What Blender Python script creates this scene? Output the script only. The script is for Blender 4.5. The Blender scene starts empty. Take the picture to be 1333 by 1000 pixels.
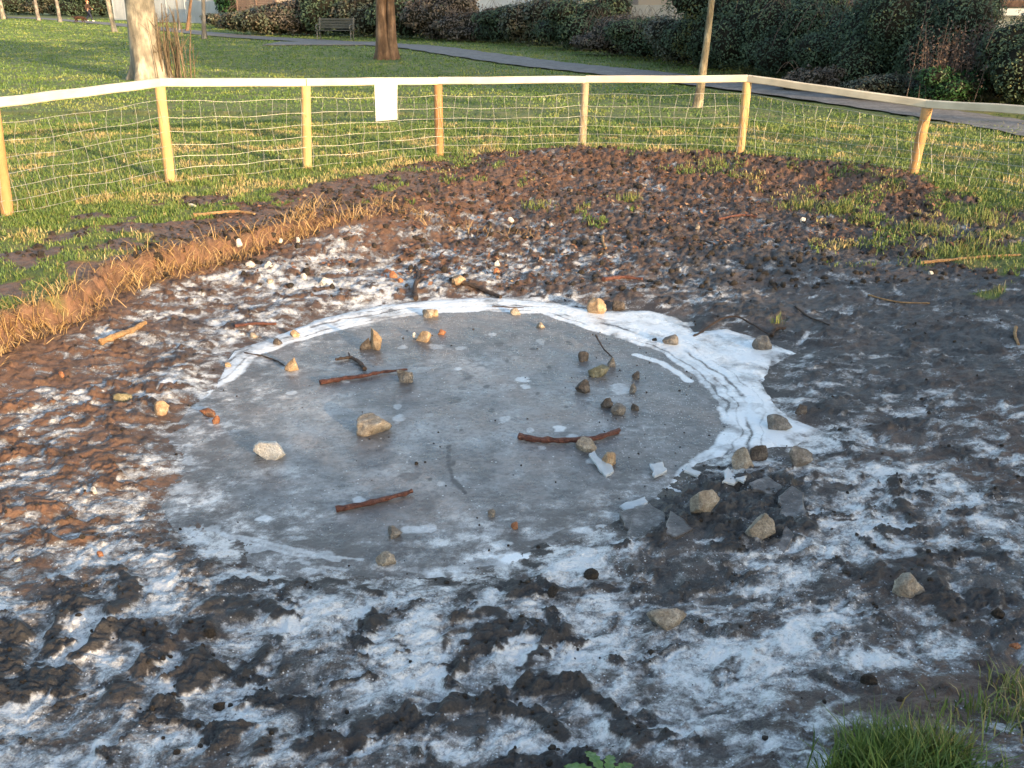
import bpy, math, random
import numpy as np
from mathutils import Vector, Matrix

random.seed(7)
rng = np.random.default_rng(7)
R = math.radians
scene = bpy.context.scene
COL = scene.collection

# ------------------------------------------------------------------ camera
CAM_H, F_PX, PITCH = 1.75, 1200.0, math.atan(500 / 1200.0)
cd = bpy.data.cameras.new('camera')
cam = bpy.data.objects.new('camera', cd)
COL.objects.link(cam)
cam.location = (0, 0, CAM_H)
cam.rotation_euler = (math.pi / 2 - PITCH, 0, 0)
cd.sensor_width = 36
cd.lens = 36 * F_PX / 1333
cd.clip_start, cd.clip_end = 0.05, 2000
scene.camera = cam

# ------------------------------------------------------------------ light
SUN_AZ, SUN_EL = R(40), R(11)          # azimuth: to the right of straight behind the camera
world = bpy.data.worlds.new('World')
scene.world = world
world.use_nodes = True
wn = world.node_tree
sky = wn.nodes.new('ShaderNodeTexSky')
sky.sky_type = 'NISHITA'
sky.sun_disc = False
sky.sun_elevation = SUN_EL
sky.sun_rotation = math.pi - SUN_AZ
sky.air_density, sky.dust_density, sky.ozone_density = 1.0, 1.9, 0.65
bg = wn.nodes['Background']
wn.links.new(sky.outputs[0], bg.inputs[0])
bg.inputs[1].default_value = 0.15
sl = bpy.data.lights.new('sun', 'SUN')
sun = bpy.data.objects.new('sun', sl)
COL.objects.link(sun)
sl.energy, sl.angle, sl.color = 3.0, R(0.5), (1.0, 0.69, 0.40)
sun.rotation_euler = Vector((-math.sin(SUN_AZ) * math.cos(SUN_EL), math.cos(SUN_AZ) * math.cos(SUN_EL),
                             -math.sin(SUN_EL))).to_track_quat('-Z', 'Y').to_euler()
scene.view_settings.view_transform = 'Standard'
scene.view_settings.look = 'None'
scene.view_settings.gamma = 1
scene.view_settings.exposure = 1.75
scene.cycles.max_bounces = 5
scene.cycles.diffuse_bounces = 2
scene.cycles.glossy_bounces = 2
scene.cycles.transparent_max_bounces = 4

# ------------------------------------------------------------------ helpers
def P(px, py, z=0.0):
    u, v = (px - 666.5) / F_PX, -(py - 500) / F_PX
    d = np.array([u, math.cos(PITCH) + v * math.sin(PITCH), -math.sin(PITCH) + v * math.cos(PITCH)])
    return d * ((z - CAM_H) / d[2]) + np.array([0, 0, CAM_H])

def depth(w):
    return w[1] * math.cos(PITCH) + (CAM_H - w[2]) * math.sin(PITCH)

def sstep(a, b, x):
    t = np.clip((x - a) / (b - a), 0, 1)
    return t * t * (3 - 2 * t)

def perlin(x, y, seed=0):
    x = np.asarray(x, float); y = np.asarray(y, float)
    x0 = np.floor(x).astype(np.int64); y0 = np.floor(y).astype(np.int64)
    fx, fy = x - x0, y - y0
    def g(ix, iy, dx, dy):
        h = (ix * 374761393 + iy * 668265263 + seed * 1274126177) & 0xffffffff
        h = ((h ^ (h >> 13)) * 1274126177) & 0xffffffff
        h = h ^ (h >> 16)
        a = (h & 1023) * (2 * math.pi / 1024)
        return np.cos(a) * dx + np.sin(a) * dy
    u = fx * fx * fx * (fx * (fx * 6 - 15) + 10); v = fy * fy * fy * (fy * (fy * 6 - 15) + 10)
    a = g(x0, y0, fx, fy); b = g(x0 + 1, y0, fx - 1, fy)
    c = g(x0, y0 + 1, fx, fy - 1); d = g(x0 + 1, y0 + 1, fx - 1, fy - 1)
    return 1.4 * ((a + (b - a) * u) + ((c + (d - c) * u) - (a + (b - a) * u)) * v)

def fbm(x, y, octv=4, seed=0, gain=0.5):
    s = 0; a = 1.0
    for k in range(octv):
        s = s + a * perlin(x * 2 ** k + 17.3 * k, y * 2 ** k - 9.1 * k, seed + k)
        a *= gain
    return s

def seg_dist(X, Y, pts, closed=False):
    n = len(pts)
    best = np.full(np.shape(X), 1e9)
    for i in range(n if closed else n - 1):
        ax, ay = pts[i][:2]; bx, by = pts[(i + 1) % n][:2]
        dx, dy = bx - ax, by - ay
        t = np.clip(((X - ax) * dx + (Y - ay) * dy) / (dx * dx + dy * dy + 1e-12), 0, 1)
        best = np.minimum(best, (X - ax - t * dx) ** 2 + (Y - ay - t * dy) ** 2)
    return np.sqrt(best)

def inside(X, Y, pts):
    r = np.zeros(np.shape(X), bool)
    n = len(pts)
    for i in range(n):
        ax, ay = pts[i][:2]; bx, by = pts[(i + 1) % n][:2]
        c = (ay > Y) != (by > Y)
        xi = (bx - ax) * (Y - ay) / ((by - ay) if by != ay else 1e-9) + ax
        r ^= c & (X < xi)
    return r

def sdf(X, Y, pts):                       # positive inside
    d = seg_dist(X, Y, pts, True)
    return np.where(inside(X, Y, pts), d, -d)

def poly(px_list, z):
    return [P(a, b, z) for a, b in px_list]

def tag(o, label=None, cat=None, group=None, kind=None):
    if label: o['label'] = label
    if cat: o['category'] = cat
    if group: o['group'] = group
    if kind: o['kind'] = kind
    return o

def empty(name, loc=(0, 0, 0), rz=0.0):
    o = bpy.data.objects.new(name, None)
    o.empty_display_size = 0.1
    COL.objects.link(o)
    o.location = loc; o.rotation_euler = (0, 0, rz)
    return o

def mesh_np(name, V, Fc, mat, parent=None, attrs=None, smooth=False, loc=None):
    V = np.asarray(V, np.float32); Fc = np.asarray(Fc, np.int32)
    me = bpy.data.meshes.new(name)
    k = Fc.shape[1]
    me.vertices.add(len(V)); me.vertices.foreach_set('co', V.ravel())
    me.loops.add(Fc.size); me.loops.foreach_set('vertex_index', Fc.ravel())
    me.polygons.add(len(Fc))
    me.polygons.foreach_set('loop_start', np.arange(0, Fc.size, k, dtype=np.int32))
    me.polygons.foreach_set('loop_total', np.full(len(Fc), k, np.int32))
    if smooth: me.polygons.foreach_set('use_smooth', np.ones(len(Fc), bool))
    me.update(calc_edges=True)
    for kx, val in (attrs or {}).items():
        a = me.attributes.new(kx, 'FLOAT', 'POINT')
        a.data.foreach_set('value', np.asarray(val, np.float32).ravel())
    me.materials.append(mat)
    o = bpy.data.objects.new(name, me)
    COL.objects.link(o)
    if parent: o.parent = parent
    if loc is not None: o.location = loc
    return o

class MB:
    def __init__(s): s.v = []; s.f = []
    def box(s, c, size, rot=None, bev=0.0):
        hx, hy, hz = size[0] / 2, size[1] / 2, size[2] / 2
        M = rot or Matrix.Identity(3)
        b = min(bev, hx * .9, hy * .9, hz * .9)
        n = len(s.v)
        if b <= 0:
            for sx, sy, sz in ((-1,-1,-1),(1,-1,-1),(1,1,-1),(-1,1,-1),(-1,-1,1),(1,-1,1),(1,1,1),(-1,1,1)):
                s.v.append(tuple(Vector(c) + M @ Vector((sx*hx, sy*hy, sz*hz))))
            for f in ((0,3,2,1),(4,5,6,7),(0,1,5,4),(1,2,6,5),(2,3,7,6),(3,0,4,7)):
                s.f.append(tuple(n + i for i in f))
            return s
        ring = [(hx-b,hy,0),(hx,hy-b,0),(hx,-hy+b,0),(hx-b,-hy,0),(-hx+b,-hy,0),(-hx,-hy+b,0),(-hx,hy-b,0),(-hx+b,hy,0)]
        rings = []
        for z, inset in ((-hz, b), (-hz+b, 0), (hz-b, 0), (hz, b)):
            row = []
            for x, y, _ in ring:
                xx = x - math.copysign(min(inset, abs(x)), x); yy = y - math.copysign(min(inset, abs(y)), y)
                row.append(len(s.v)); s.v.append(tuple(Vector(c) + M @ Vector((xx, yy, z))))
            rings.append(row)
        for a, bb in zip(rings, rings[1:]):
            for i in range(8):
                j = (i + 1) % 8
                s.f.append((a[j], a[i], bb[i], bb[j]))
        s.f.append(tuple(rings[0])); s.f.append(tuple(reversed(rings[-1])))
        return s
    def tube(s, pts, rad, sides=6, cap=True, flat=1.0, jit=0.0):
        pts = [Vector(p) for p in pts]
        rads = rad if isinstance(rad, (list, tuple)) else [rad] * len(pts)
        prev = None; rings = []
        for i, p in enumerate(pts):
            t = (pts[min(i + 1, len(pts) - 1)] - pts[max(i - 1, 0)])
            t = t.normalized() if t.length > 1e-9 else Vector((0, 0, 1))
            if prev is None:
                prev = t.orthogonal().normalized()
            prev = (prev - t * prev.dot(t)).normalized()
            q = t.cross(prev)
            row = []
            for k in range(sides):
                a = 2 * math.pi * k / sides
                r = rads[i] * (1 + random.uniform(-jit, jit))
                row.append(len(s.v)); s.v.append(tuple(p + prev * math.cos(a) * r + q * math.sin(a) * r * flat))
            rings.append(row)
        for a, b in zip(rings, rings[1:]):
            for k in range(sides):
                j = (k + 1) % sides
                s.f.append((a[k], a[j], b[j], b[k]))
        if cap:
            s.f.append(tuple(reversed(rings[0]))); s.f.append(tuple(rings[-1]))
        return s
    def build(s, name, mat, parent=None, smooth=False, loc=None):
        me = bpy.data.meshes.new(name)
        me.from_pydata(s.v, [], s.f); me.update()
        if smooth:
            me.polygons.foreach_set('use_smooth', np.ones(len(me.polygons), bool))
        me.materials.append(mat)
        o = bpy.data.objects.new(name, me)
        COL.objects.link(o)
        if parent: o.parent = parent
        if loc is not None: o.location = loc
        return o

# ------------------------------------------------------------------ materials
class NT:
    def __init__(s, name):
        s.m = bpy.data.materials.new(name); s.m.use_nodes = True
        s.t = s.m.node_tree; s.b = s.t.nodes['Principled BSDF']
    def n(s, typ, **kw):
        nd = s.t.nodes.new('ShaderNode' + typ)
        for k, v in kw.items():
            if k.startswith('i_'):
                key = k[2:]
                sock = nd.inputs[int(key)] if key.isdigit() else nd.inputs[key.replace('_', ' ')]
                s.put(sock, v)
            else:
                setattr(nd, k, v)
        return nd
    def put(s, sock, v):
        if hasattr(v, 'is_output'): s.t.links.new(v, sock)
        else: sock.default_value = v
    def attr(s, name): return s.n('Attribute', attribute_name=name).outputs['Fac']
    def pos(s): return s.n('TexCoord').outputs['Object']
    def geo(s): return s.n('NewGeometry').outputs['Position']
    def noise(s, vec, scale, detail=3, rough=.55, dist=0.0):
        return s.n('TexNoise', i_Vector=vec, i_Scale=scale, i_Detail=detail, i_Roughness=rough, i_Distortion=dist).outputs['Fac']
    def math(s, op, a, b=0.0, clamp=False):
        nd = s.n('Math', operation=op, use_clamp=clamp, i_0=a, i_1=b); return nd.outputs[0]
    def ramp(s, fac, stops, interp='LINEAR'):
        nd = s.n('ValToRGB'); nd.color_ramp.interpolation = interp
        e = nd.color_ramp.elements
        while len(e) < len(stops): e.new(0.5)
        for q, (p, c) in zip(e, stops):
            q.position = p; q.color = (c, c, c, 1) if isinstance(c, (int, float)) else (*c, 1)
        s.put(nd.inputs[0], fac); return nd.outputs[0]
    def mix(s, fac, a, b, bt='MIX'):
        nd = s.n('Mix', data_type='RGBA', blend_type=bt)
        s.put(nd.inputs[0], fac)
        s.put(nd.inputs[6], (*a, 1) if isinstance(a, tuple) and len(a) == 3 else a)
        s.put(nd.inputs[7], (*b, 1) if isinstance(b, tuple) and len(b) == 3 else b)
        return nd.outputs[2]
    def scale(s, vec, sc):
        return s.n('Mapping', i_Vector=vec, i_Scale=sc).outputs[0]
    def bump(s, h, dist=.01, strength=1.0):
        nd = s.n('Bump', i_Height=h, i_Distance=dist, i_Strength=strength)
        s.t.links.new(nd.outputs[0], s.b.inputs['Normal'])
    def out(s, col, rough=.8, spec=.3):
        s.put(s.b.inputs['Base Color'], (*col, 1) if isinstance(col, tuple) and len(col) == 3 else col)
        s.put(s.b.inputs['Roughness'], rough); s.put(s.b.inputs['Specular IOR Level'], spec)
        return s.m

def leafmat(name, stops, rough=.55, spec=.3):
    q = NT(name)
    return q.out(q.ramp(q.attr('tint'), stops), rough, spec)

def lumpmat(name, c1, c2, c3, sc=18, rough=.85, bump=.004, spec=.3):
    q = NT(name); v = q.pos()
    n1 = q.noise(v, sc, 5, .62); n2 = q.noise(v, sc * 6, 3, .6)
    c = q.ramp(n1, [(.33, c1), (.52, c2), (.68, c3)])
    c = q.mix(q.ramp(n2, [(.35, .55), (.6, 0.0)]), c, tuple(x * .55 for x in c1))
    pit = q.n('TexVoronoi', i_Vector=v, i_Scale=sc * 4).outputs['Distance']
    c = q.mix(q.ramp(pit, [(.12, .55), (.26, 0.0)]), c, tuple(x * .4 for x in c1))
    q.bump(q.math('ADD', n2, q.math('MULTIPLY', n1, 1.5)), bump * 1.6)
    return q.out(c, rough, spec)

def woodmat(name, c1, c2, sc=9, rough=.7, axis=2, knots=True):
    q = NT(name); v = q.pos()
    st = [sc * 6] * 3; st[axis] = sc * .5
    n1 = q.noise(q.scale(v, tuple(st)), 1.0, 4, .6)
    n2 = q.noise(v, sc * .4, 3)
    c = q.mix(n1, c1, c2)
    c = q.mix(q.ramp(n2, [(.4, .45), (.6, 0.0)]), c, tuple(x * .6 for x in c1))
    if knots:
        kn = q.n('TexVoronoi', i_Vector=q.scale(v, (9, 9, 5)), i_Scale=.8).outputs['Distance']
        c = q.mix(q.ramp(kn, [(.03, .75), (.10, 0.0)]), c, tuple(x * .35 for x in c1))
    q.bump(n1, .002)
    return q.out(c, rough, .3)

M = {}
M['post'] = woodmat('fence_post_pine', (.50, .30, .12), (.68, .46, .22), 9)
M['post_dark'] = woodmat('fence_post_treated', (.30, .15, .06), (.46, .26, .11), 9)
M['post_mid'] = woodmat('fence_post_orange', (.36, .20, .08), (.56, .34, .15), 9)
M['post_grey'] = woodmat('fence_post_grey', (.30, .23, .14), (.46, .37, .25), 9)
M['rail'] = woodmat('fence_rail_pine', (.66, .56, .40), (.78, .70, .54), 7, axis=0)
q = NT('galvanised_wire'); M['wire'] = q.out((.42, .42, .40), .5, .5); q.b.inputs['Metallic'].default_value = .3
q = NT('white_paper'); M['paper'] = q.out((.82, .82, .80), .6)
M['stick_red'] = lumpmat('wet_bark_red', (.075, .03, .022), (.15, .06, .042), (.24, .12, .085), 40, .6)
M['stick_tan'] = lumpmat('dry_stick', (.26, .15, .07), (.40, .25, .12), (.48, .33, .18), 40, .75)
M['stick_dark'] = lumpmat('dark_twig', (.035, .025, .02), (.07, .05, .04), (.12, .085, .065), 40, .7)
M['st_buff'] = lumpmat('buff_stone', (.20, .165, .125), (.34, .295, .235), (.52, .47, .39), 22)
M['st_grey'] = lumpmat('grey_stone', (.13, .115, .10), (.22, .20, .175), (.38, .35, .31), 24)
M['st_dark'] = lumpmat('muddy_stone', (.06, .05, .042), (.12, .10, .085), (.24, .205, .17), 24)
M['st_white'] = lumpmat('white_stone', (.48, .43, .37), (.64, .61, .55), (.74, .72, .68), 18)
M['st_sungold'] = lumpmat('sungold_stone', (.26, .175, .105), (.42, .30, .185), (.56, .44, .30), 24)  # buff stone with the low sun's gold put into its colour
M['st_brick'] = lumpmat('brick_fragment', (.24, .09, .045), (.38, .17, .085), (.46, .27, .16), 30)
M['st_moss'] = lumpmat('mossy_stone', (.13, .115, .065), (.25, .225, .14), (.40, .365, .26), 24)
M['clod'] = lumpmat('mud_clod', (.022, .018, .014), (.045, .036, .028), (.085, .068, .052), 40, .7, .006)

# ------------------------------------------------------------------ ground shape
ZI = -0.30                                   # ice level; the lawn is at 0
ICE = poly([(238,610),(236,560),(280,508),(300,458),(350,441),(420,414),(500,397),(560,391),(650,387),(720,394),(780,406),(845,404),
            (882,414),(905,432),(945,428),(985,440),(1036,460),(1003,478),(992,500),(1010,528),(1032,546),(1072,560),(1034,581),
            (962,587),(905,606),(872,628),(852,650),(800,684),(720,702),(640,742),(560,756),(480,750),(395,738),(320,706),(262,690),(236,650)], ZI)
INNER = poly([(318,486),(345,462),(385,446),(430,434),(500,418),(560,409),(640,406),(700,411),(760,428),(810,444),(862,462),(905,492),
              (932,525),(936,558),(916,588),(880,612),(800,690),(640,760),(400,760),(200,700),(200,560)], ZI)
BANK = poly([(-500,660),(-60,448),(0,408),(60,392),(126,362),(140,345),(200,330),(262,318),(330,302),(400,286),(480,272),(560,248),
             (640,215),(640,150),(-600,150)], 0.0)
SLUSH = poly([(850,625),(900,612),(960,620),(1045,625),(1060,680),(1040,720),(985,722),(930,705),(860,706),(830,680)], ZI)
MOUND = poly([(560,222),(640,212),(760,206),(880,212),(990,220),(1090,228),(1180,246)], 0.0)

def ridge(pts, w, h): return (poly(pts, ZI), w, h)
RIDGES = [ridge([(150,752),(160,790),(152,832),(128,862),(112,880)], .045, .05), ridge([(165,935),(178,892),(212,868),(240,860)], .05, .05),
          ridge([(236,858),(262,876),(258,905),(222,935)], .045, .045), ridge([(78,825),(70,860),(58,895)], .045, .04),
          ridge([(8,850),(20,900),(12,940)], .06, .05), ridge([(285,798),(330,800),(372,812)], .05, .045), ridge([(345,845),(325,872)], .06, .035),
          ridge([(690,890),(708,852),(724,826)], .04, .035), ridge([(700,902),(760,918),(800,955),(815,985),(850,1000)], .05, .05),
          ridge([(565,950),(600,928),(640,940),(690,958),(720,990)], .05, .05), ridge([(600,820),(640,815),(690,836)], .035, .03),
          ridge([(585,850),(600,835),(650,850)], .04, .03), ridge([(345,1000),(420,985),(470,975)], .06, .04),
          ridge([(1158,640),(1165,668),(1175,690)], .04, .04), ridge([(1185,770),(1210,800),(1245,835)], .07, .05),
          ridge([(855,630),(862,655),(890,676),(880,700)], .04, .045), ridge([(930,640),(985,626),(1030,640),(1060,632)], .04, .035),
          ridge([(1015,705),(1050,700),(1065,690)], .05, .05), ridge([(1150,770),(1210,740),(1290,755)], .06, .035),
          ridge([(340,760),(420,758),(470,770)], .04, .025), ridge([(0,690),(40,670),(70,680)], .05, .03),
          ridge([(60,560),(110,540),(180,545)], .06, .03), ridge([(90,615),(130,600),(150,640)], .06, .035),
          ridge([(0,735),(50,715),(110,720)], .05, .03), ridge([(600,330),(650,325),(700,350)], .08, .04),
          ridge([(860,440),(930,420),(1000,415)], .07, .035), ridge([(700,372),(760,372),(830,388)], .06, .03),
          ridge([(1060,330),(1140,350),(1220,340)], .08, .04), ridge([(150,390),(230,372),(330,345)], .07, .05)]

DENS = [(100,900,.62),(300,900,.62),(500,850,.8),(650,820,.68),(700,950,.55),(900,900,.7),(1000,850,.74),(1100,900,.7),(1200,850,.5),
        (1300,800,.4),(1100,680,.78),(1200,650,.68),(1300,600,.3),(1300,700,.5),(1150,560,.42),(1100,490,.22),(1200,460,.16),(1300,450,.08),
        (1000,350,.14),(1150,350,.08),(900,330,.2),(800,300,.1),(700,345,.50),(600,332,.44),(450,372,.68),(550,372,.64),(350,385,.58),
        (250,405,.55),(190,450,.4),(100,480,.32),(60,560,.45),(150,590,.24),(222,600,.6),(80,680,.28),(120,740,.55),(50,780,.6),(190,700,.62),
        (250,750,.62),(350,800,.62),(600,770,.66),(500,300,.06),(600,260,0),(900,230,0),(1100,270,0),(300,300,0),(850,420,.35),(1000,400,.2),
        (1320,300,0),(1200,1000,.25),(1290,940,.25),(800,760,.6),(950,700,.35),(880,650,.3),(1000,640,.35),(500,990,.55),(20,970,.65),(250,480,.55),
        (260,660,.7),(0,620,.45),(0,480,.2),(100,425,.4),(480,340,.42),(780,360,.42),(1060,600,.6)]
TONE = [(100,500,.9),(60,650,1),(150,690,.8),(20,560,1),(200,540,.8),(250,450,.55),(400,290,1),(600,260,1),(900,240,1),(1100,262,.9),(760,230,1),(500,300,1),(300,360,.8),
        (600,340,.8),(750,340,.5),(300,800,.02),(600,850,.0),(1000,800,.0),(1100,500,.0),(1250,400,.05),(1000,380,.08),(1150,440,0),(1300,500,.1),(50,850,.05),(200,780,.08),
        (1250,750,.1),(900,650,.08),(1300,980,.5),(1300,600,.3)]
CLUMP = [(100,880,1),(300,880,1),(500,880,1),(700,900,1.1),(900,900,.55),(1050,850,.5),(1250,780,.9),(1100,660,.75),(1250,620,.7),(1150,500,.55),
         (1250,400,.7),(1000,380,.8),(800,320,1),(600,320,1),(450,350,.7),(300,380,.9),(150,450,.8),(80,560,1),(150,650,.8),(220,620,.4),
         (350,760,.7),(250,700,.5),(600,770,.8),(900,660,1.1),(600,250,1.5),(900,230,1.7),(1100,260,1.5),(300,280,1.2)]

def idw(X, Y, ctrl, z=-.27, p=3.2):
    num = np.zeros_like(X); den = np.zeros_like(X)
    for a, b, val in ctrl:
        w = P(a, b, z)
        # wider reach in depth far away
        k = 1.0 / (((X - w[0]) ** 2 + ((Y - w[1]) * .75) ** 2) + .01) ** (p / 2)
        num += k * val; den += k
    return num / den

def zbase(X, Y, full=None):
    dI = sdf(X, Y, ICE)
    dB = sdf(X, Y, BANK)
    out = -dI
    zm = ZI + .035 * sstep(0, .3, out) + .06 * sstep(.2, 1.6, out) + .20 * sstep(1.2, 4.6, out)
    zm = np.where(dI > 0, ZI - .07 * sstep(0, .22, dI), zm)
    zm = zm + .10 * np.exp(-(seg_dist(X, Y, MOUND) / .55) ** 2)
    near = np.exp(-(((X - 1.25) / .75) ** 2 + ((Y - 1.55) / .55) ** 2))
    zm = zm + .16 * near + .3 * sstep(1.75, 1.2, Y)
    beyond = sstep(11.2, 12.2, Y + .10 * (X - .8) ** 2)
    zm = zm * (1 - beyond)
    wob = .045 * fbm(X * 2.5, Y * 2.5, 3, 91)
    zm = zm + .055 * np.exp(-(dB / .45) ** 2) * (out > .5)
    fade = sstep(-2.2, -1.35, X)
    k = sstep(-.075, .035, dB + wob) * (1 - fade) + sstep(-1.0, .5, dB + wob) * fade
    z = zm + (0.0 - zm) * k
    if full is not None: full.update(dI=dI, dB=dB + wob, bank=k, beyond=beyond, fade=fade)
    return z

GRASSY = [poly(p, z) for p, z in (
    ([(-500,640),(-60,440),(0,402),(60,386),(122,358),(140,340),(200,318),(215,300),(330,270),(430,235),(520,222),(560,205),(640,202),(740,196),
      (760,60),(-800,60)], 0.0),
    ([(640,205),(740,197),(850,196),(960,202),(1080,214),(1150,222),(1190,236),(1260,262),(1333,286),(1500,340),(1900,300),(1600,60),(500,60)], 0.0),
    ([(1190,240),(1240,300),(1215,345),(1290,362),(1345,330),(1420,380),(1500,340),(1300,262)], -.05),
    ([(1085,1040),(1110,985),(1150,968),(1225,985),(1250,1040)], -.2))]

def ground(X, Y, attrs=True):
    fl = {}
    z = zbase(X, Y, fl)
    dI, dB, bank, beyond = fl['dI'], fl['dB'], fl['bank'], fl['beyond']
    wx = X + .05 * fbm(X * 4, Y * 4, 3, 11); wy = Y + .05 * fbm(X * 4 + 5, Y * 4, 3, 12)
    g = np.full(np.shape(X), -9.0)
    for p in GRASSY: g = np.maximum(g, sdf(X, Y, p))
    g = g + .16 * fbm(X * 2.2, Y * 2.2, 4, 31)
    infn = sstep(11.0, 10.2, Y + .11 * (X - .8) ** 2)
    g = np.where(infn > 0, np.minimum(g, .55 - infn * (.45 - .75 * fbm(X * 1.9 + 3, Y * 1.9, 4, 33))), g)
    grass = sstep(-.05, .10, g)
    mudw = (1 - grass)
    C = idw(X, Y, CLUMP)
    cn = fbm(wx * 5.2, wy * 6.4, 5, 21, .58)
    lump = sstep(.20, .50, cn + .16 * (C - 1)) * np.clip(C, 0, 1.4)
    rid = np.zeros_like(X)
    rn = .7 + .7 * fbm(X * 13, Y * 13, 3, 41)
    for pts, w, h in RIDGES:
        d = seg_dist(wx, wy, pts)
        rid = np.maximum(rid, h * np.clip(rn, .15, 1.5) * sstep(w * 1.25, w * .25, d + .02 * fbm(X * 20, Y * 20, 2, 43)))
    far = sstep(6.0, 8.5, Y) * mudw
    office = sstep(.02, -.12, dI)
    fine = fbm(wx * 16, wy * 16, 4, 51, .6)
    dz = .018 * fbm(X * 1.7, Y * 1.7, 3, 61) + (lump * (.012 * (1 + .8 * fine) + .0055 * fbm(X * 48, Y * 48, 3, 161, .6)) + rid * .5) * sstep(0, .30, -dI) + (.004 + .004 * mudw) * fine * sstep(0, .2, -dI) + .002 * fine
    dz = dz + far * (.022 * np.abs(fbm(X * 7, Y * 7, 4, 71, .6)) + .03 * fine * C * .4)
    dz = dz * mudw * (1 - bank * .6) + grass * (.02 * fbm(X * 3, Y * 3, 3, 81) + .008 * fine)
    wetz = sstep(-.05, .08, sdf(X, Y, SLUSH))
    z = z + (dz + wetz * .022 * fbm(X * 11, Y * 11, 4, 151, .6)) * office
    # the cut face of the bank is rough
    z = z + .035 * (fine + .6 * fbm(X * 34, Y * 34, 3, 57)) * np.exp(-((dB + .02) / .08) ** 2)
    if not attrs: return z
    D = idw(X, Y, DENS)
    val = 1.08 * D - .15 + .38 * fbm(X * 2.4, Y * 3.0, 3, 101) + .42 * fbm(wx * 8, wy * 10, 5, 111, .68)
    streak = fbm(wx * 5 + wy * 2.0, wy * 11 - wx * 3, 4, 121, .65)
    val = val + .16 * streak * np.clip(D * 2, 0, 1)
    lumpm = np.clip(lump * 1.15 + sstep(.010, .026, rid), 0, 1)
    frost = np.clip(val, 0, 1) * (1 - .93 * lumpm) * (1 - grass) * (1 - bank * (1 - fl['fade']))
    tone = np.clip(idw(X, Y, TONE) + .25 * fbm(X * 3, Y * 3, 3, 131), 0, 1)
    face = np.exp(-((dB + .02) / .07) ** 2) * (1 - fl['fade'])
    tone = np.maximum(tone, face)
    frost = frost * (1 - sstep(-.30, -.12, dB)) * sstep(.0, .10, D)
    lawnfar = sstep(8.0, 11.5, Y)
    wet = sstep(-.05, .08, sdf(X, Y, SLUSH) + .06 * fbm(X * 6, Y * 6, 3, 141))
    frost = frost * (1 - .55 * wet)
    return z, dict(frost=frost, tone=tone * (1 - wet), grass=grass, lump=lumpm, wet=wet)

def gz(x, y):
    X = np.atleast_1d(np.asarray(x, float)); Y = np.atleast_1d(np.asarray(y, float))
    return ground(X, Y, False)

def on_ground(px, py, ice=True):
    z = -.25
    for _ in range(14):
        w = P(px, py, z)
        zz = float(gz(w[0], w[1])[0])
        if ice and inside(np.array([w[0]]), np.array([w[1]]), ICE)[0]: zz = max(zz, ZI)
        z = .5 * z + .5 * zz
    w = P(px, py, z)
    return w

# ---- ground material
q = NT('mud_frost_and_turf'); v = q.geo()
frost, tone, grassa, lumpa = q.attr('frost'), q.attr('tone'), q.attr('grass'), q.attr('lump')
n_f = q.noise(v, 55, 5, .68); n_m = q.noise(v, 17, 4, .6); n_x = q.noise(v, 160, 3, .6)
mud = q.mix(tone, (.083, .080, .078), (.205, .108, .062))
mud = q.mix(q.ramp(n_m, [(.38, .75), (.62, 0.0)]), mud, q.mix(tone, (.032, .030, .029), (.075, .042, .024)))
mud = q.mix(q.ramp(n_x, [(.50, 0.0), (.72, .6)]), mud, q.mix(tone, (.165, .155, .148), (.26, .165, .10)))
fv = q.math('ADD', frost, q.math('MULTIPLY', q.math('SUBTRACT', n_f, .5), q.math('ADD', .5, q.math('MULTIPLY', frost, 1.0))))
fv = q.math('ADD', fv, q.math('MULTIPLY', q.math('SUBTRACT', n_x, .5), q.math('ADD', .25, q.math('MULTIPLY', frost, .9))))
wv3 = q.n('VectorMath', operation='ADD', i_0=v, i_1=q.n('VectorMath', operation='SCALE', i_0=q.n('TexNoise', i_Vector=v, i_Scale=14.0, i_Detail=3.0).outputs['Color'], i_Scale=.11).outputs[0]).outputs[0]
cell = q.n('SeparateColor', i_Color=q.n('TexVoronoi', i_Vector=wv3, i_Scale=11.0).outputs['Color']).outputs[0]
cell2 = q.n('SeparateColor', i_Color=q.n('TexVoronoi', i_Vector=wv3, i_Scale=27.0).outputs['Color']).outputs[0]
crust = q.math('ADD', q.math('MULTIPLY', q.math('SUBTRACT', cell, .5), .24), q.math('MULTIPLY', q.math('SUBTRACT', cell2, .5), .20))
fv = q.math('ADD', fv, q.math('MULTIPLY', crust, q.ramp(frost, [(.05, 0.0), (.35, 1.0)])))
silt = q.ramp(fv, [(.12, (.085, .076, .069)), (.30, (.160, .150, .142)), (.44, (.235, .231, .228)), (.58, (.36, .36, .358)), (.74, (.55, .555, .55)), (1.0, (.72, .725, .72))])
mud = q.mix(q.math('MULTIPLY', lumpa, q.math('SUBTRACT', .8, q.math('MULTIPLY', tone, .7)), True), mud, (.034, .032, .031))
mud = q.mix(q.attr('wet'), mud, q.mix(n_m, (.016, .014, .013), (.075, .07, .066)))
fc = q.mix(q.ramp(fv, [(.10, 0.0), (.36, 1.0)]), mud, silt)
vor = q.n('TexVoronoi', i_Vector=v, i_Scale=75.0)
sp = q.math('MULTIPLY', q.ramp(vor.outputs['Distance'], [(.14, 1.0), (.28, 0.0)]),
            q.ramp(q.n('SeparateColor', i_Color=vor.outputs['Color']).outputs[0], [(.60, 0.0), (.66, 1.0)]))
sp = q.math('MULTIPLY', sp, q.ramp(frost, [(.03, 0.0), (.3, .85)]))
fc = q.mix(sp, fc, (.72, .76, .80))
gn = q.noise(q.scale(v, (1.0, .6, 1)), 2.2, 5, .65); gn2 = q.noise(v, 40, 3, .6)
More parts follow.
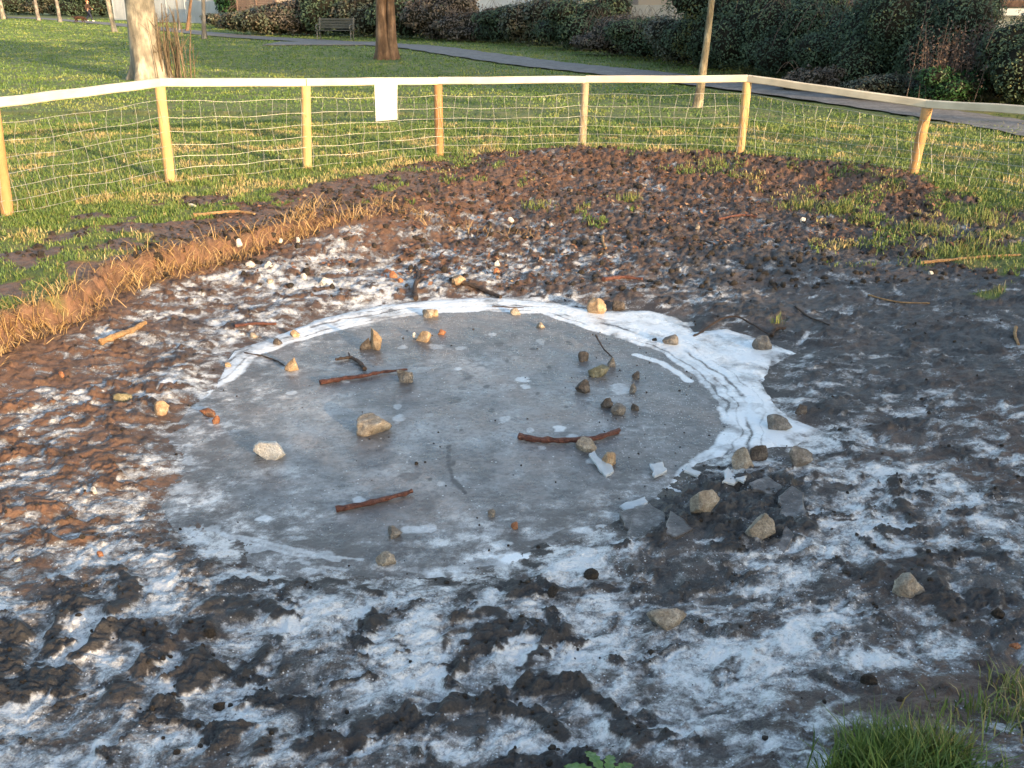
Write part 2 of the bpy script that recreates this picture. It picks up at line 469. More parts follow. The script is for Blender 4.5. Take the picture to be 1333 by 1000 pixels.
gcol = q.ramp(gn, [(.30, (.075, .115, .026)), (.46, (.125, .165, .042)), (.58, (.18, .19, .062)), (.70, (.24, .21, .095))])
gcol = q.mix(q.ramp(gn2, [(.35, .5), (.6, 0.0)]), gcol, (.05, .055, .022))
q.put(q.b.inputs['Base Color'], q.mix(grassa, fc, gcol))
rgh = q.ramp(fv, [(.1, .62), (.5, .45), (.9, .55)])
q.put(q.b.inputs['Roughness'], q.mix(q.attr('wet'), q.mix(grassa, rgh, (.9, .9, .9)), (.25, .25, .25)))
q.put(q.b.inputs['Specular IOR Level'], .35)
hb = q.math('ADD', q.math('MULTIPLY', n_f, .7), q.math('MULTIPLY', n_x, .45))
q.bump(hb, .012, .9)
M['ground'] = q.m

NR, NC = 900, 960
dep = np.linspace(R(52), R(6.3), NR)
yy = (CAM_H + .2) / np.tan(dep)
uu = np.linspace(-.70, .70, NC)
Yg, Ug = np.meshgrid(yy, uu, indexing='ij')
Xg = Ug * (Yg + 1.8)
zg, at = ground(Xg.ravel(), Yg.ravel())
edge = np.minimum(sstep(0, .05, (Ug.ravel() + .70)), sstep(0, .05, (.70 - Ug.ravel()))) * sstep(16.9, 15.5, Yg.ravel())
lawnedge = np.where(Yg.ravel() > 7, edge, 1)
zg = zg * lawnedge
V = np.stack([Xg.ravel(), Yg.ravel(), zg], 1)
idx = np.arange(NR * NC).reshape(NR, NC)
Fq = np.stack([idx[:-1, :-1], idx[:-1, 1:], idx[1:, 1:], idx[1:, :-1]], -1).reshape(-1, 4)
go = mesh_np('muddy_ground', V, Fq, M['ground'], attrs=at, smooth=True)
tag(go, kind='structure')

# ---- lawn out to the horizon
ly = np.concatenate([np.linspace(-90, -2, 30), np.linspace(-1, 40, 120), np.linspace(41, 420, 90)])
lx = np.concatenate([np.linspace(-260, -31, 60), np.linspace(-30, 30, 150), np.linspace(31, 260, 60)])
LY, LX = np.meshgrid(ly, lx, indexing='ij')
ins = (sstep(.66, .60, np.abs(LX / (LY + 1.8 + 1e-6)))) * sstep(1.9, 2.6, LY) * sstep(16.4, 15.6, LY)
ins = np.where(LY < 1.9, 0, ins)
LZ = -.012 - 1.2 * ins + np.where((LY < 2.7) & (LY > -1.5), -.8, 0)
li = np.arange(LY.size).reshape(LY.shape)
lf = np.stack([li[:-1, :-1], li[:-1, 1:], li[1:, 1:], li[1:, :-1]], -1).reshape(-1, 4)
lo = mesh_np('lawn', np.stack([LX.ravel(), LY.ravel(), LZ.ravel()], 1), lf, M['ground'],
             attrs=dict(grass=np.ones(LY.size)), smooth=True)
tag(lo, kind='structure')

# ------------------------------------------------------------------ pond ice
xs = np.arange(-1.75, 2.25, .0062); ys = np.arange(2.6, 7.1, .0062)
IY, IX = np.meshgrid(ys, xs, indexing='ij')
sh = IX.shape
ix, iy = IX.ravel(), IY.ravel()
dO = sdf(ix, iy, ICE); dN = sdf(ix, iy, INNER)
t = -dN + .03 * fbm(ix * 2.4, iy * 2.4, 3, 201) + .006 * fbm(ix * 14, iy * 14, 3, 202)          # distance out from the inner edge of the rim
white = sstep(.0, .035, t) * (.80 + .34 * fbm(ix * 5, iy * 5, 4, 203))
for c, w, dk in ((.065, .007, .55), (.115, .005, .35), (.165, .010, .75), (.235, .005, .4)):
    m = sstep(-.3, .15, fbm(ix * 1.5 + c * 50, iy * 1.5, 2, 204))
    white = white - dk * m * np.exp(-((t - c + .018 * fbm(ix * 3.5, iy * 3.5, 4, 206)) / w) ** 2) * (t > 0)
white = white - .34 * sstep(.0, .45, fbm(ix * 4, iy * 4, 5, 205, .6)) - .10 * sstep(0, .5, fbm(ix * 22, iy * 22, 3, 208))
def ell(px, py, rx, ry, rot=0, soft=.25):
    c = P(px, py, ZI); k = depth(c) / F_PX
    a, b = rx * k, ry * k / math.sin(PITCH + math.atan((py - 500) / F_PX))
    dx, dy = ix - c[0], iy - c[1]
    cr, sr = math.cos(rot), math.sin(rot)
    r = np.sqrt(((dx * cr + dy * sr) / a) ** 2 + ((-dx * sr + dy * cr) / b) ** 2) + .42 * fbm(ix * 16 + px, iy * 22, 3, 207)
    return sstep(1 + soft, 1 - soft, r)
for e in ((681,494,9,4,.75),(684,503,7,3,.6),(729,558,8,4,.8),(657,546,9,4,.5),(660,504,12,6,.3),(703,445,8,4,.4),(640,436,6,3,.5),
          (568,452,12,4,.45),(524,452,7,3,.5),(600,453,9,3,.45),(806,506,12,8,.5),(766,519,12,4,.3),(566,749,14,5,.65),(600,751,13,4,.6),
          (653,708,16,5,.5),(640,693,14,7,.35),(674,726,30,7,.8),(344,675,11,4,.8),(466,652,9,5,.6),(420,722,18,5,.5),(390,700,14,4,.4),
          (310,702,16,4,.4),(575,630,6,3,.4),(380,512,7,3,.6),(372,531,14,3,.3),(597,480,5,2,.6),(770,600,10,4,.6),(745,568,7,4,.5),(827,660,16,6,.5),
          (760,690,14,5,.7),(785,686,8,4,.6),(690,560,5,3,.5),(706,583,6,3,.5),(450,497,6,2,.5),(560,540,6,3,.3),(517,530,5,4,.5),(519,545,8,6,.55)):
    white = np.maximum(white, e[4] * (.62 if e[2] < 25 else 1) * ell(*e[:4], 0, .3))
arc = poly([(828,462),(860,472),(885,487),(896,496)], ZI)
white = np.maximum(white, .7 * sstep(.034, .018, seg_dist(ix, iy, arc) + .008 * fbm(ix * 12, iy * 12, 2, 211)))
for pts, w, s in (([(560,688),(530,690)], .045, .35), ([(250,690),(330,702),(440,730)], .02, .35), ([(300,700),(380,722),(470,728)], .014, .35)):
    white = np.maximum(white, s * sstep(w, w * .4, seg_dist(ix, iy, poly(pts, ZI)) + .01 * fbm(ix * 12, iy * 25, 3, 212)))
edgew = sstep(.16, .0, dO) * sstep(.05, .45, fbm(ix * 5, iy * 7, 5, 213, .6) + .05) * .32
white = np.clip(np.maximum(white, edgew), 0, 1)
lobe = ell(560, 560, 240, 110, 0, .35)
cloud = lobe * (.62 + .95 * fbm(ix * 2.2, iy * 2.2, 5, 221, .6)) + .30 * fbm(ix * 6, iy * 6, 4, 222)
cloud = np.clip(cloud + .35 * ell(400, 540, 60, 40, 0, .6) + .3 * ell(760, 500, 110, 55, 0, .6), 0, 1)
brown = np.clip(.55 * ell(640, 520, 110, 60, 0, .8) + .5 * ell(560, 660, 160, 60, 0, .8) + .55 * ell(330, 500, 60, 40, 0, .6) + .5 * ell(520, 425, 150, 14, 0, .7)
                + .9 * fbm(ix * 3.0, iy * 3.0, 4, 223), 0, 1)
speck = np.clip(1 - 1.15 * lobe + .5 * ell(840, 570, 90, 70, 0, .5) + .25 * fbm(ix * 4, iy * 4, 3, 224), .06, 1)
dark = np.zeros_like(ix)
for e in ((590,521,10,4,.7),(608,491,7,4,.7),(606,488,5,4,.6),(602,505,6,2,.5),(533,620,16,5,.6),(497,608,14,4,.3),(557,656,9,12,.45),(440,520,8,3,.4),
          (650,448,6,3,.6),(667,438,5,3,.6),(705,425,8,3,.6),(694,454,4,2,.8),(740,447,5,3,.9),(640,535,4,3,.8),(633,503,4,3,.8),(590,604,3,4,.8),(560,624,3,2,.9),
          (270,620,40,30,.25),(700,640,60,25,.25),(430,600,60,20,.25),(660,470,3,2,.8),(715,478,3,2,.8),(700,512,3,2,.8),(737,530,3,2,.8),(600,560,2,2,.8)):
    dark = np.maximum(dark, e[4] * ell(*e[:4]))
for pts, w, s in (([(585,580),(583,600),(590,625),(606,642)], .013, .8), ([(590,625),(600,635)], .02, .8), ([(516,500),(512,522),(514,545)], .012, .3),
                  ([(545,500),(590,512),(640,505)], .003, .5)):
    dark = np.maximum(dark, s * sstep(w, w * .5, seg_dist(ix, iy, poly(pts, ZI)) + .006 * fbm(ix * 20, iy * 20, 2, 225)))
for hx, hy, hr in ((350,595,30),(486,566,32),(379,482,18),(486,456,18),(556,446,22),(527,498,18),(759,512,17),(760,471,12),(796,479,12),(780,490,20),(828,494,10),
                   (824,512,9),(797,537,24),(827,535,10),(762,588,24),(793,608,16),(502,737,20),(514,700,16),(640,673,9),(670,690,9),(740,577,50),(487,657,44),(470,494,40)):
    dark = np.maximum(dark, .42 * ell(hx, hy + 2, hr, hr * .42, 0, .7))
frosty = (.36 + .38 * fbm(ix * 2.4, iy * 3.0, 3, 101) + .42 * fbm(ix * 8, iy * 10, 5, 111, .68))
rimside = sstep(-.10, .22, t)
film = sstep(.62, .02, dO + .20 * fbm(ix * 2.6, iy * 3.2, 4, 241)) * (1 - rimside)
leftn = sstep(-.15, -1.3, ix) + sstep(4.4, 3.3, iy)
film = np.clip(film * np.clip(leftn * 1.3, 0, 1), 0, 1)
white = np.clip(white - .6 * rimside * sstep(.07, -.02, dO) * sstep(-.25, .35, fbm(ix * 9, iy * 9, 4, 251, .6)), 0, 1)
iz = ZI + (.006 * sstep(0, .10, t) + .004 * sstep(.16, .20, t)) * sstep(-.02, .08, dO) - .010 * sstep(.03, -.08, dO) * rimside + .002 * fbm(ix * 8, iy * 8, 3, 231) + .0012 * fbm(ix * 40, iy * 40, 3, 232)
keep = dO > -.10
ii = np.arange(ix.size).reshape(sh)
fq = np.stack([ii[:-1, :-1], ii[:-1, 1:], ii[1:, 1:], ii[1:, :-1]], -1).reshape(-1, 4)
fq = fq[keep[fq].all(1)]
used = np.unique(fq); remap = np.full(ix.size, -1); remap[used] = np.arange(len(used))
q = NT('pond_ice'); v = q.geo()
n1 = q.noise(v, 9, 5, .65); n2 = q.noise(v, 45, 5, .72); n3 = q.noise(v, 200, 2, .6)
base = q.mix(q.math('ADD', q.attr('cloud'), q.math('MULTIPLY', q.math('SUBTRACT', n1, .5), .5), True), (.092, .088, .086), (.355, .365, .372))
base = q.mix(q.math('MULTIPLY', q.attr('brown'), .95, True), base, (.225, .182, .155))
base = q.mix(q.ramp(n2, [(.36, .75), (.58, 0.0)]), base, (.095, .09, .086))
base = q.mix(q.ramp(n1, [(.50, 0.0), (.72, .5)]), base, (.40, .40, .40))
base = q.mix(q.ramp(q.noise(v, 110, 4, .7), [(.52, 0.0), (.72, .55)]), base, (.36, .345, .335))
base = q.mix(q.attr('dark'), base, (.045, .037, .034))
vor = q.n('TexVoronoi', i_Vector=v, i_Scale=72.0)
sp = q.math('MULTIPLY', q.ramp(vor.outputs['Distance'], [(.16, 1.0), (.32, 0.0)]),
            q.math('LESS_THAN', q.n('SeparateColor', i_Color=vor.outputs['Color']).outputs[0], q.math('MULTIPLY', q.attr('speck'), .34)))
base = q.mix(q.math('MULTIPLY', sp, .8), base, (.62, .64, .65))
vor2 = q.n('TexVoronoi', i_Vector=v, i_Scale=34.0)
sp2 = q.math('MULTIPLY', q.ramp(vor2.outputs['Distance'], [(.10, 1.0), (.18, 0.0)]),
             q.math('LESS_THAN', q.n('SeparateColor', i_Color=vor2.outputs['Color']).outputs[1], .10))
base = q.mix(q.math('MULTIPLY', sp2, .85), base, (.66, .69, .71))
sp3 = q.math('MULTIPLY', q.ramp(vor2.outputs['Distance'], [(.10, 1.0), (.20, 0.0)]),
             q.math('GREATER_THAN', q.n('SeparateColor', i_Color=vor2.outputs['Color']).outputs[1], .89))
base = q.mix(q.math('MULTIPLY', sp3, .85), base, (.04, .035, .03))
fz = q.math('ADD', q.attr('frosty'), q.math('MULTIPLY', q.math('SUBTRACT', q.noise(v, 55, 5, .68), .5), 1.0))
fz = q.math('ADD', fz, q.math('MULTIPLY', q.math('SUBTRACT', n3, .5), .6))
film_c = q.ramp(fz, [(.12, (.085, .076, .069)), (.30, (.150, .140, .132)), (.46, (.22, .215, .210)), (.60, (.34, .34, .338)), (.74, (.54, .545, .54)), (.95, (.74, .745, .74))])
base = q.mix(q.math('MULTIPLY', q.attr('film'), .92), base, film_c)
wv = q.math('ADD', q.attr('white'), q.math('MULTIPLY', q.math('SUBTRACT', n2, .5), .45))
base = q.mix(q.ramp(wv, [(.12, 0.0), (.40, .55), (.75, 1.0)]), base, q.mix(n3, (.66, .70, .73), (.80, .83, .85)))
q.put(q.b.inputs['Base Color'], base)
q.put(q.b.inputs['Roughness'], q.ramp(n1, [(.32, .18), (.68, .55)]))
q.put(q.b.inputs['Specular IOR Level'], .45)
q.bump(q.math('ADD', n2, q.math('MULTIPLY', sp, .6)), .003, .8)
M['ice'] = q.m
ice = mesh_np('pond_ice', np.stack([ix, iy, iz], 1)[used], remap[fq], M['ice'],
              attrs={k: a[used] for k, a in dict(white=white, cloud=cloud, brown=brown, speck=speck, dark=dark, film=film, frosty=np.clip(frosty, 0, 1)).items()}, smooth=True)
tag(ice, kind='structure')

# ------------------------------------------------------------------ path
M['path'] = lumpmat('worn_tarmac', (.145, .14, .135), (.20, .193, .187), (.255, .247, .24), 3, .9, .003)
def spline(pts, n=12):
    out = []
    for i in range(len(pts) - 1):
        p0, p1, p2, p3 = pts[max(i - 1, 0)], pts[i], pts[i + 1], pts[min(i + 2, len(pts) - 1)]
        for k in range(n):
            s = k / n
            out.append(.5 * ((2 * p1) + (-p0 + p2) * s + (2 * p0 - 5 * p1 + 4 * p2 - p3) * s * s + (-p0 + 3 * p1 - 3 * p2 + p3) * s ** 3))
    out.append(pts[-1]); return out
pc = [P(a, b) for a, b in ((-140,19),(20,23),(120,29.5),(205,37.5),(300,47),(420,54.5),(535,61),(610,71),(700,83.5),(790,93),(880,103),(1000,118),(1120,135),(1240,153),(1345,170),(1560,214))]
sp_ = spline(pc, 10)
pv = []
for i, p in enumerate(sp_):
    a, b = sp_[max(i - 1, 0)], sp_[min(i + 1, len(sp_) - 1)]
    tdir = (b - a)[:2]; tdir = tdir / np.linalg.norm(tdir); nr = np.array([-tdir[1], tdir[0]])
    for k in (-1, -.5, 0, .5, 1):
        w = (.95 + .06 * math.sin(i * 1.7 + k) if abs(k) == 1 else .95) * (1 - .33 * float(sstep(26, 16, p[1])))
        pv.append((p[0] + nr[0] * k * w, p[1] + nr[1] * k * w, .028 + .012 * (1 - k * k)))
n = len(sp_)
pf = [(i * 5 + k, i * 5 + k + 1, i * 5 + k + 6, i * 5 + k + 5) for i in range(n - 1) for k in range(4)]
po = mesh_np('path', pv, pf, M['path'], smooth=True); tag(po, kind='structure')
bw = P(425, 57)
pad = MB().box((bw[0], bw[1] - .3, .025), (4.6, 3.0, .03)).build('bench_pad', M['path']); tag(pad, kind='structure')

# ------------------------------------------------------------------ grass and loose litter
M['grass'] = leafmat('grass_blades', [(0, (.048, .090, .022)), (.3, (.092, .160, .036)), (.55, (.172, .218, .056)), (.78, (.28, .25, .10)), (1, (.44, .33, .17))], .5, .35)
M['straw'] = leafmat('dry_straw', [(0, (.16, .085, .035)), (.5, (.34, .22, .09)), (1, (.52, .38, .19))], .6, .3)
M['deadleaf'] = leafmat('dead_leaves', [(0, (.055, .03, .02)), (.45, (.15, .070, .040)), (.85, (.25, .13, .075)), (1, (.38, .27, .16))], .6, .3)

def blades(px, py, pz, ht, wd, lean, tint):
    n = len(px)
    az = rng.uniform(0, 2 * np.pi, n); la = rng.uniform(0, 2 * np.pi, n)
    ca, sa = np.cos(az), np.sin(az)
    lx, ly_ = np.cos(la) * lean * ht, np.sin(la) * lean * ht
    hz = ht * np.sqrt(np.clip(1 - np.minimum(lean, .95) ** 2, .08, 1))
    V = np.zeros((n, 5, 3))
    V[:, 0] = np.stack([px - ca * wd / 2, py - sa * wd / 2, pz - .01], 1)
    V[:, 1] = np.stack([px + ca * wd / 2, py + sa * wd / 2, pz - .01], 1)
    mx, my, mz = px + lx * .38, py + ly_ * .38, pz + hz * .62
    V[:, 2] = np.stack([mx - ca * wd * .38, my - sa * wd * .38, mz], 1)
    V[:, 3] = np.stack([mx + ca * wd * .38, my + sa * wd * .38, mz], 1)
    V[:, 4] = np.stack([px + lx, py + ly_, pz + hz], 1)
    b = np.arange(n)[:, None] * 5
    F = np.concatenate([b + [0, 1, 3], b + [0, 3, 2], b + [2, 3, 4]], 0)
    return V.reshape(-1, 3), F, np.repeat(tint, 5)

def blade_obj(name, mat, px, py, pz, ht, wd, lean, tint, parent=None):
    V, F, T = blades(px, py, pz, ht, wd, lean, tint)
    return mesh_np(name, V, F, mat, parent, dict(tint=T))

# turf on the bank, round the fence and in the clods
n = 420000
gy = np.concatenate([rng.uniform(4.2, 9.2, n // 3), rng.uniform(7.5, 14.5, n - n // 3)]); gx = rng.uniform(-.60, .60, n) * (gy + 1.8)
z0, a0 = ground(gx, gy)
tuft = fbm(gx * 5, gy * 5, 3, 301); patch = fbm(gx * 1.3, gy * 1.3, 4, 302)
keep = (a0['grass'] > .35) & (rng.random(n) < np.clip(.75 + 1.0 * tuft, .12, 1))
tail = (a0['grass'] < .35) & (a0['frost'] < .05) & (gy > 7.0) & (rng.random(n) < .9) & (fbm(gx * 2.3, gy * 2.3, 3, 303) + .12 * (gx > 2.2) > .27) & (idw(gx, gy, DENS) < .14)
keep |= tail
gx, gy, z0, tuft, patch = gx[keep], gy[keep], z0[keep], tuft[keep], patch[keep]
worn = sstep(.0, .5, patch)
infence = (gy < 10.6 - .12 * (gx - .8) ** 2)
ht = (.016 + .036 * rng.random(len(gx)) ** 1.5) * (1 + .6 * np.clip(tuft, -.5, 1))
near_post = np.exp(-(np.abs(gy - (11.6 - .11 * (gx - .8) ** 2)) / .5) ** 2)
ht = ht * (1 + .7 * near_post)
tint = np.clip(.34 + .42 * worn + .30 * (rng.random(len(gx)) - .5) + .12 * near_post * 0 + np.where(rng.random(len(gx)) < .10 + .16 * worn, .35, 0), 0, 1)
o = blade_obj('turf_grass', M['grass'], gx, gy, z0, ht, .0035 + .0005 * gy, rng.uniform(.15, .95, len(gx)), tint)
tag(o, 'short worn grass round the fence and along the bank', 'grass', kind='stuff')
# lawn beyond
n = 420000
gy = 13.5 + 85 * rng.random(n) ** 1.9; gx = rng.uniform(-.85, .70, n) * (gy + 1)
patch = fbm(gx * .45, gy * .45, 4, 312); tuft = fbm(gx * 2, gy * 2, 3, 313)
keep = rng.random(n) < np.clip(.7 + tuft, .1, 1)
dpath = seg_dist(gx, gy, sp_[::4])
keep &= (dpath > 1.0) & ~((np.abs(gx - bw[0]) < 2.3) & (np.abs(gy - bw[1] + .3) < 1.6))
gx, gy, patch, tuft = gx[keep], gy[keep], patch[keep], tuft[keep]
tint = np.clip(.22 + .34 * sstep(-.1, .6, patch) + .2 * (rng.random(len(gx)) - .5), 0, .8)
o = blade_obj('lawn_grass', M['grass'], gx, gy, np.full(len(gx), -.01), (.014 + .026 * rng.random(len(gx))) * (1 + .5 * tuft) * (1 + gy / 60), .006 + .0009 * gy, rng.uniform(.2, .95, len(gx)), tint)
tag(o, 'green mown grass of the park lawn beyond the fence', 'grass', kind='stuff')
# straw hanging over the cut edge of the bank
sv = [poly([(-60,452),(0,412),(60,396),(128,366)], 0), poly([(138,352),(200,333),(262,320),(330,304),(400,288),(480,274)], 0), poly([(480,278),(560,290),(690,300)], -.12), poly([(420,262),(380,290)], 0)]
sx, sy = [], []
for pl, cnt in zip(sv, (750, 1300, 260, 220)):
    for _ in range(cnt):
        k = random.randrange(len(pl) - 1); s = random.random()
        w = pl[k] * (1 - s) + pl[k + 1] * s
        sx.append(w[0] + random.gauss(0, .07)); sy.append(w[1] + random.gauss(0, .07))
sx, sy = np.array(sx), np.array(sy)
o = blade_obj('dry_straw', M['straw'], sx, sy, gz(sx, sy) + .005, .06 + .13 * rng.random(len(sx)), np.full(len(sx), .005), rng.uniform(.6, 1.25, len(sx)), rng.random(len(sx)) ** .8)
tag(o, 'tawny dry straw hanging over the cut edge of the bank', 'dry grass', kind='stuff')
# dead leaves and crumbs on the spoil
n = 60000
lx_ = rng.uniform(-4.5, 6.5, n); ly2 = rng.uniform(6.0, 12.0, n)
zl, al = ground(lx_, ly2)
dd = sdf(lx_, ly2, poly([(230,330),(300,245),(480,225),(560,214),(640,205),(760,198),(960,204),(1160,230),(1320,290),(1330,345),(1000,300),(850,320),(700,340),(480,330)], -.08))
keep = (rng.random(n) < np.clip(.45 + dd * 2, 0, .8) * np.clip(.55 + 1.6 * fbm(lx_ * 2.2, ly2 * 2.2, 4, 331), .04, 1)) & (al['grass'] < .8)
lx_, ly2, zl = lx_[keep], ly2[keep], zl[keep]
m = len(lx_)
az = rng.uniform(0, 6.28, m); s = .006 + .022 * rng.random(m) ** 1.8; s2 = s * rng.uniform(.25, .7, m)
tz1, tz2 = rng.uniform(-.6, .6, m) * s, rng.uniform(-.6, .6, m) * s2
ux = np.stack([np.cos(az) * s, np.sin(az) * s, tz1], 1); vx = np.stack([-np.sin(az) * s2, np.cos(az) * s2, tz2], 1)
c = np.stack([lx_, ly2, zl + .012], 1)
V = np.stack([c - ux, c - vx * .9 + ux * .1 + [0, 0, .004], c + ux, c + vx], 1).reshape(-1, 3)
F = np.arange(m * 4).reshape(m, 4)
o = mesh_np('dead_leaves', V, F, M['deadleaf'], attrs=dict(tint=np.repeat(rng.random(m), 4)))
tag(o, 'reddish brown dead leaves strewn over the dug soil', 'dead leaves', kind='stuff')
# crumbs of soil
ico = bpy.data.meshes.new('tmp')
import bmesh
bm = bmesh.new(); bmesh.ops.create_icosphere(bm, subdivisions=2, radius=1); bm.verts.ensure_lookup_table()
IV = np.array([vv.co[:] for vv in bm.verts]); IF = np.array([[vv.index for vv in f.verts] for f in bm.faces]); bm.free()
bpy.data.meshes.remove(ico)
n = 60000
cx = rng.uniform(-.62, .62, n); cy = 1.9 + 9.8 * rng.random(n) ** 1.3; cx = cx * (cy + 1.6)
zc, ac = ground(cx, cy)
pr = np.where(cy > 6.6, .26 * (ac['grass'] < .4) * np.clip(1 - 3 * ac['frost'], 0, 1), np.clip(ac['lump'] * .22 + .010, 0, .25) * (ac['grass'] < .3))
inice = inside(cx, cy, ICE) & (zc < ZI)
zc = np.where(inice, np.maximum(zc, ZI), zc)
pr = np.where(inice, .02 + .07 * (cx > .35), pr)
keep = rng.random(n) < pr
cx, cy, zc = cx[keep], cy[keep], zc[keep]; m = len(cx)
sz = np.where(inice[keep], .0015 + .005 * rng.random(m) ** 2.5, 0) + ~inice[keep] * np.where(cy > 6.6, (.005 + .026 * rng.random(m) ** 2), .0022 + .0085 * rng.random(m) ** 3)
V = IV[None] * (1 + rng.uniform(-.22, .22, (m, len(IV), 1))) * (sz[:, None, None] * rng.uniform(.6, 1.3, (m, 1, 3)))
V = V + np.stack([cx, cy, zc + sz * .1], 1)[:, None]
F = (IF[None] + (np.arange(m) * len(IV))[:, None, None]).reshape(-1, 3)
o = mesh_np('soil_crumbs', V.reshape(-1, 3), F, M['clod'])
tag(o, 'dark crumbs of loose frozen soil', 'soil', kind='stuff')

# ------------------------------------------------------------------ stones
def rock_mesh(name, w, d, h, mat, seed, cuts=13, rough=.04, sub=4):
    rr = random.Random(seed)
    bm = bmesh.new(); bmesh.ops.create_icosphere(bm, subdivisions=sub, radius=1)
    vs = np.array([vv.co[:] for vv in bm.verts])
    for _ in range(cuts):                                  # flats broken off
        nrm = np.array([rr.gauss(0, 1) for _ in range(3)]); nrm /= np.linalg.norm(nrm)
        lim = rr.uniform(.44, .82)
        over = np.clip(vs @ nrm - lim, 0, None)
        vs = vs - over[:, None] * nrm * .93
    o1 = seed * 3.1
    nn = fbm(vs[:, 0] * 2.2 + o1, vs[:, 1] * 2.2 + vs[:, 2] * 1.7, 4, seed, .55)
    vs = vs * (1 + rough * 2.2 * nn[:, None])
    nn = fbm(vs[:, 0] * 9 + o1, vs[:, 2] * 9 + vs[:, 1] * 7, 3, seed + 3, .6)
    vs = vs * (1 + rough * .45 * nn[:, None])
    mn, mx = vs.min(0), vs.max(0)
    vs = (vs - (mn + mx) / 2) / (mx - mn) * [w, d, h]
    F = np.array([[vv.index for vv in f.verts] for f in bm.faces]); bm.free()
    return vs, F

def stone(px, py, w_px, h_px, kind, label, seed, cat='stone', name='stone', sink=.18, group='stones lying round the pond', rz=None, cuts=11, lift=0.0, tilt=0):
    if sink == .18: sink = .30
    w3 = on_ground(px, py)
    k = depth(w3) / F_PX
    w = w_px * k; h = max(h_px * k * 1.02, .3 * w) if h_px > .35 * w_px else h_px * k
    d = w * random.Random(seed).uniform(.5, .85)
    vs, F = rock_mesh(name, w, d, h / (1 - sink), M[kind], seed, cuts, sub=4 if w_px > 14 else 3)
    o = mesh_np(name, vs, F, M[kind], smooth=False, loc=(w3[0], w3[1] + d * .30, w3[2] + h * (.5 - sink * .7) + lift))
    o.rotation_euler = (R(tilt), 0, R(random.Random(seed).uniform(-25, 25)) if rz is None else R(rz))
    return tag(o, label, cat, group)

